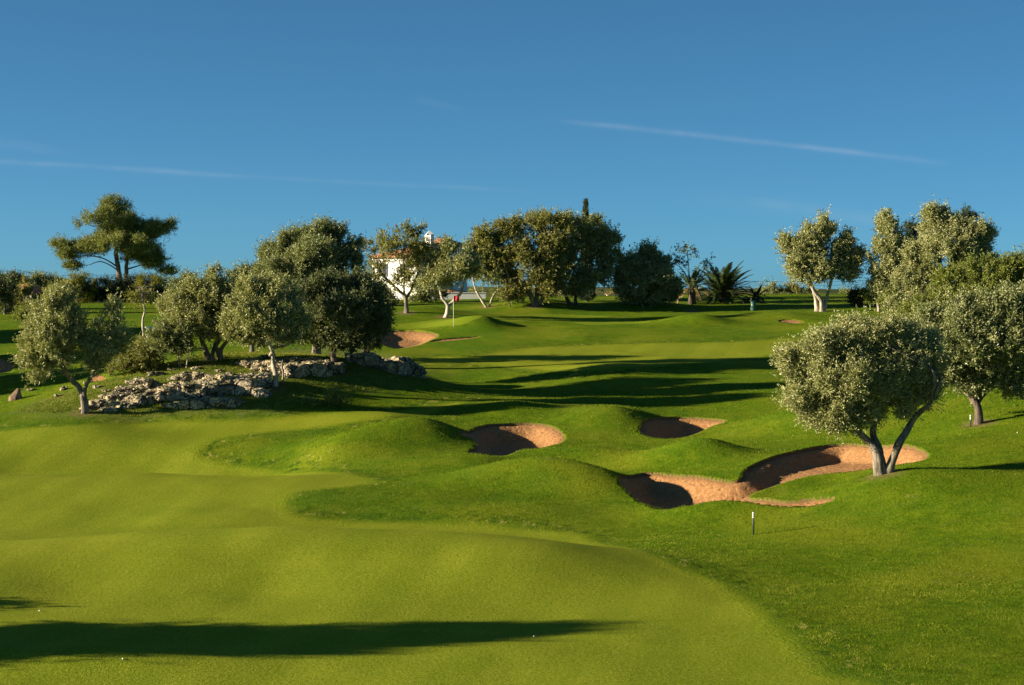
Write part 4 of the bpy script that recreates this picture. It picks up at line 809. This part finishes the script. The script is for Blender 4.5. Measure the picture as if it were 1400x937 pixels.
# ------------------------------------------------------------------ sky, sun, camera
sc = bpy.context.scene
W = bpy.data.worlds.new('World'); sc.world = W; W.use_nodes = True; nt = W.node_tree; nt.nodes.clear(); L = nt.links.new
out = nt.nodes.new('ShaderNodeOutputWorld'); bg = nt.nodes.new('ShaderNodeBackground'); bg.inputs[1].default_value = .0545
sky = nt.nodes.new('ShaderNodeTexSky'); sky.sky_type = 'NISHITA'; sky.sun_disc = False; sky.sun_elevation = SUN_EL
sky.sun_rotation = math.atan2(SUNV[0], SUNV[1]); sky.air_density = .4; sky.dust_density = .3; sky.ozone_density = 6.0; sky.altitude = 0
gm = nt.nodes.new('ShaderNodeGamma'); gm.inputs[1].default_value = .8; L(sky.outputs[0], gm.inputs[0]); skc = mixc(nt, 1.0, gm.outputs[0], (.68, 1.02, .90), 'MULTIPLY')
co = nt.nodes.new('ShaderNodeTexCoord').outputs['Generated']
def streak(p0, p1, w, amp, seed):
    """thin high cloud along the great circle between two directions"""
    d = [np.array([(a-700)/F, 1, -(b_-HY)/F]) for a, b_ in (p0, p1)]; d = [v/np.linalg.norm(v) for v in d]
    n = np.cross(d[0], d[1]); n /= np.linalg.norm(n); ax = d[1]-d[0]; Lx = np.linalg.norm(ax); ax = ax/Lx; c0 = float(ax@d[0])
    def dot(v):
        q = nt.nodes.new('ShaderNodeVectorMath'); q.operation = 'DOT_PRODUCT'; L(co, q.inputs[0]); q.inputs[1].default_value = tuple(v); return q.outputs['Value']
    s = dot(n); u = math_(nt, 'DIVIDE', math_(nt, 'SUBTRACT', dot(ax), c0), Lx)
    nn = nz(nt, co, 9+seed, 4, .6); s = math_(nt, 'ADD', s, math_(nt, 'MULTIPLY', math_(nt, 'SUBTRACT', nn, .5), w*2.2))
    g = math_(nt, 'POWER', 2.718, math_(nt, 'MULTIPLY', math_(nt, 'POWER', math_(nt, 'DIVIDE', math_(nt, 'ABSOLUTE', s), w), 2.0), -1))
    e = math_(nt, 'MULTIPLY', mapr(nt, u, 0, .25), mapr(nt, u, 1.0, .8)); n2 = mapr(nt, nz(nt, co, 30+seed*3, 4, .6), .25, .7, .35, 1)
    return math_(nt, 'MULTIPLY', math_(nt, 'MULTIPLY', g, e), math_(nt, 'MULTIPLY', n2, amp))
tot = None
for a in (((730,160),(1320,226),.0015,.24,1),((-120,214),(360,242),.0014,.17,2),((260,238),(760,264),.0013,.08,3),((1000,272),(1240,306),.003,.09,4),((-60,188),(110,208),.003,.06,5),((560,134),(640,150),.002,.04,6),((900,262),(1400,330),.004,.04,7)):
    s = streak(*a); tot = s if tot is None else math_(nt, 'ADD', tot, s)
mx = nt.nodes.new('ShaderNodeMix'); mx.data_type = 'RGBA'; L(tot, mx.inputs[0]); L(skc, mx.inputs[6]); mx.inputs[7].default_value = (2.6, 3.2, 3.9, 1)
L(mx.outputs[2], bg.inputs[0]); L(bg.outputs[0], out.inputs[0])
sl = bpy.data.lights.new('sun', 'SUN'); sl.energy = 4.9; sl.angle = R(.55); sl.color = (1.0, .85, .62); so = bpy.data.objects.new('sun', sl); C.objects.link(so)
from mathutils import Vector
so.rotation_euler = Vector(SUNV).to_track_quat('Z', 'Y').to_euler(); so.location = (-40, 0, 40)
cam = bpy.data.cameras.new('camera'); cam.sensor_width = 36; cam.lens = F/1400*36; cam.shift_y = (HY-468.5)/1400; cam.clip_end = 12000; cam.clip_start = .5
cobj = bpy.data.objects.new('camera', cam); C.objects.link(cobj); cobj.location = (0, 0, CZ); cobj.rotation_euler = (R(90), 0, 0); sc.camera = cobj
sc.view_settings.view_transform = 'Standard'; sc.view_settings.look = 'None'; sc.view_settings.gamma = 1; sc.view_settings.exposure = 1.66
sc.cycles.max_bounces = 6; sc.cycles.transparent_max_bounces = 8
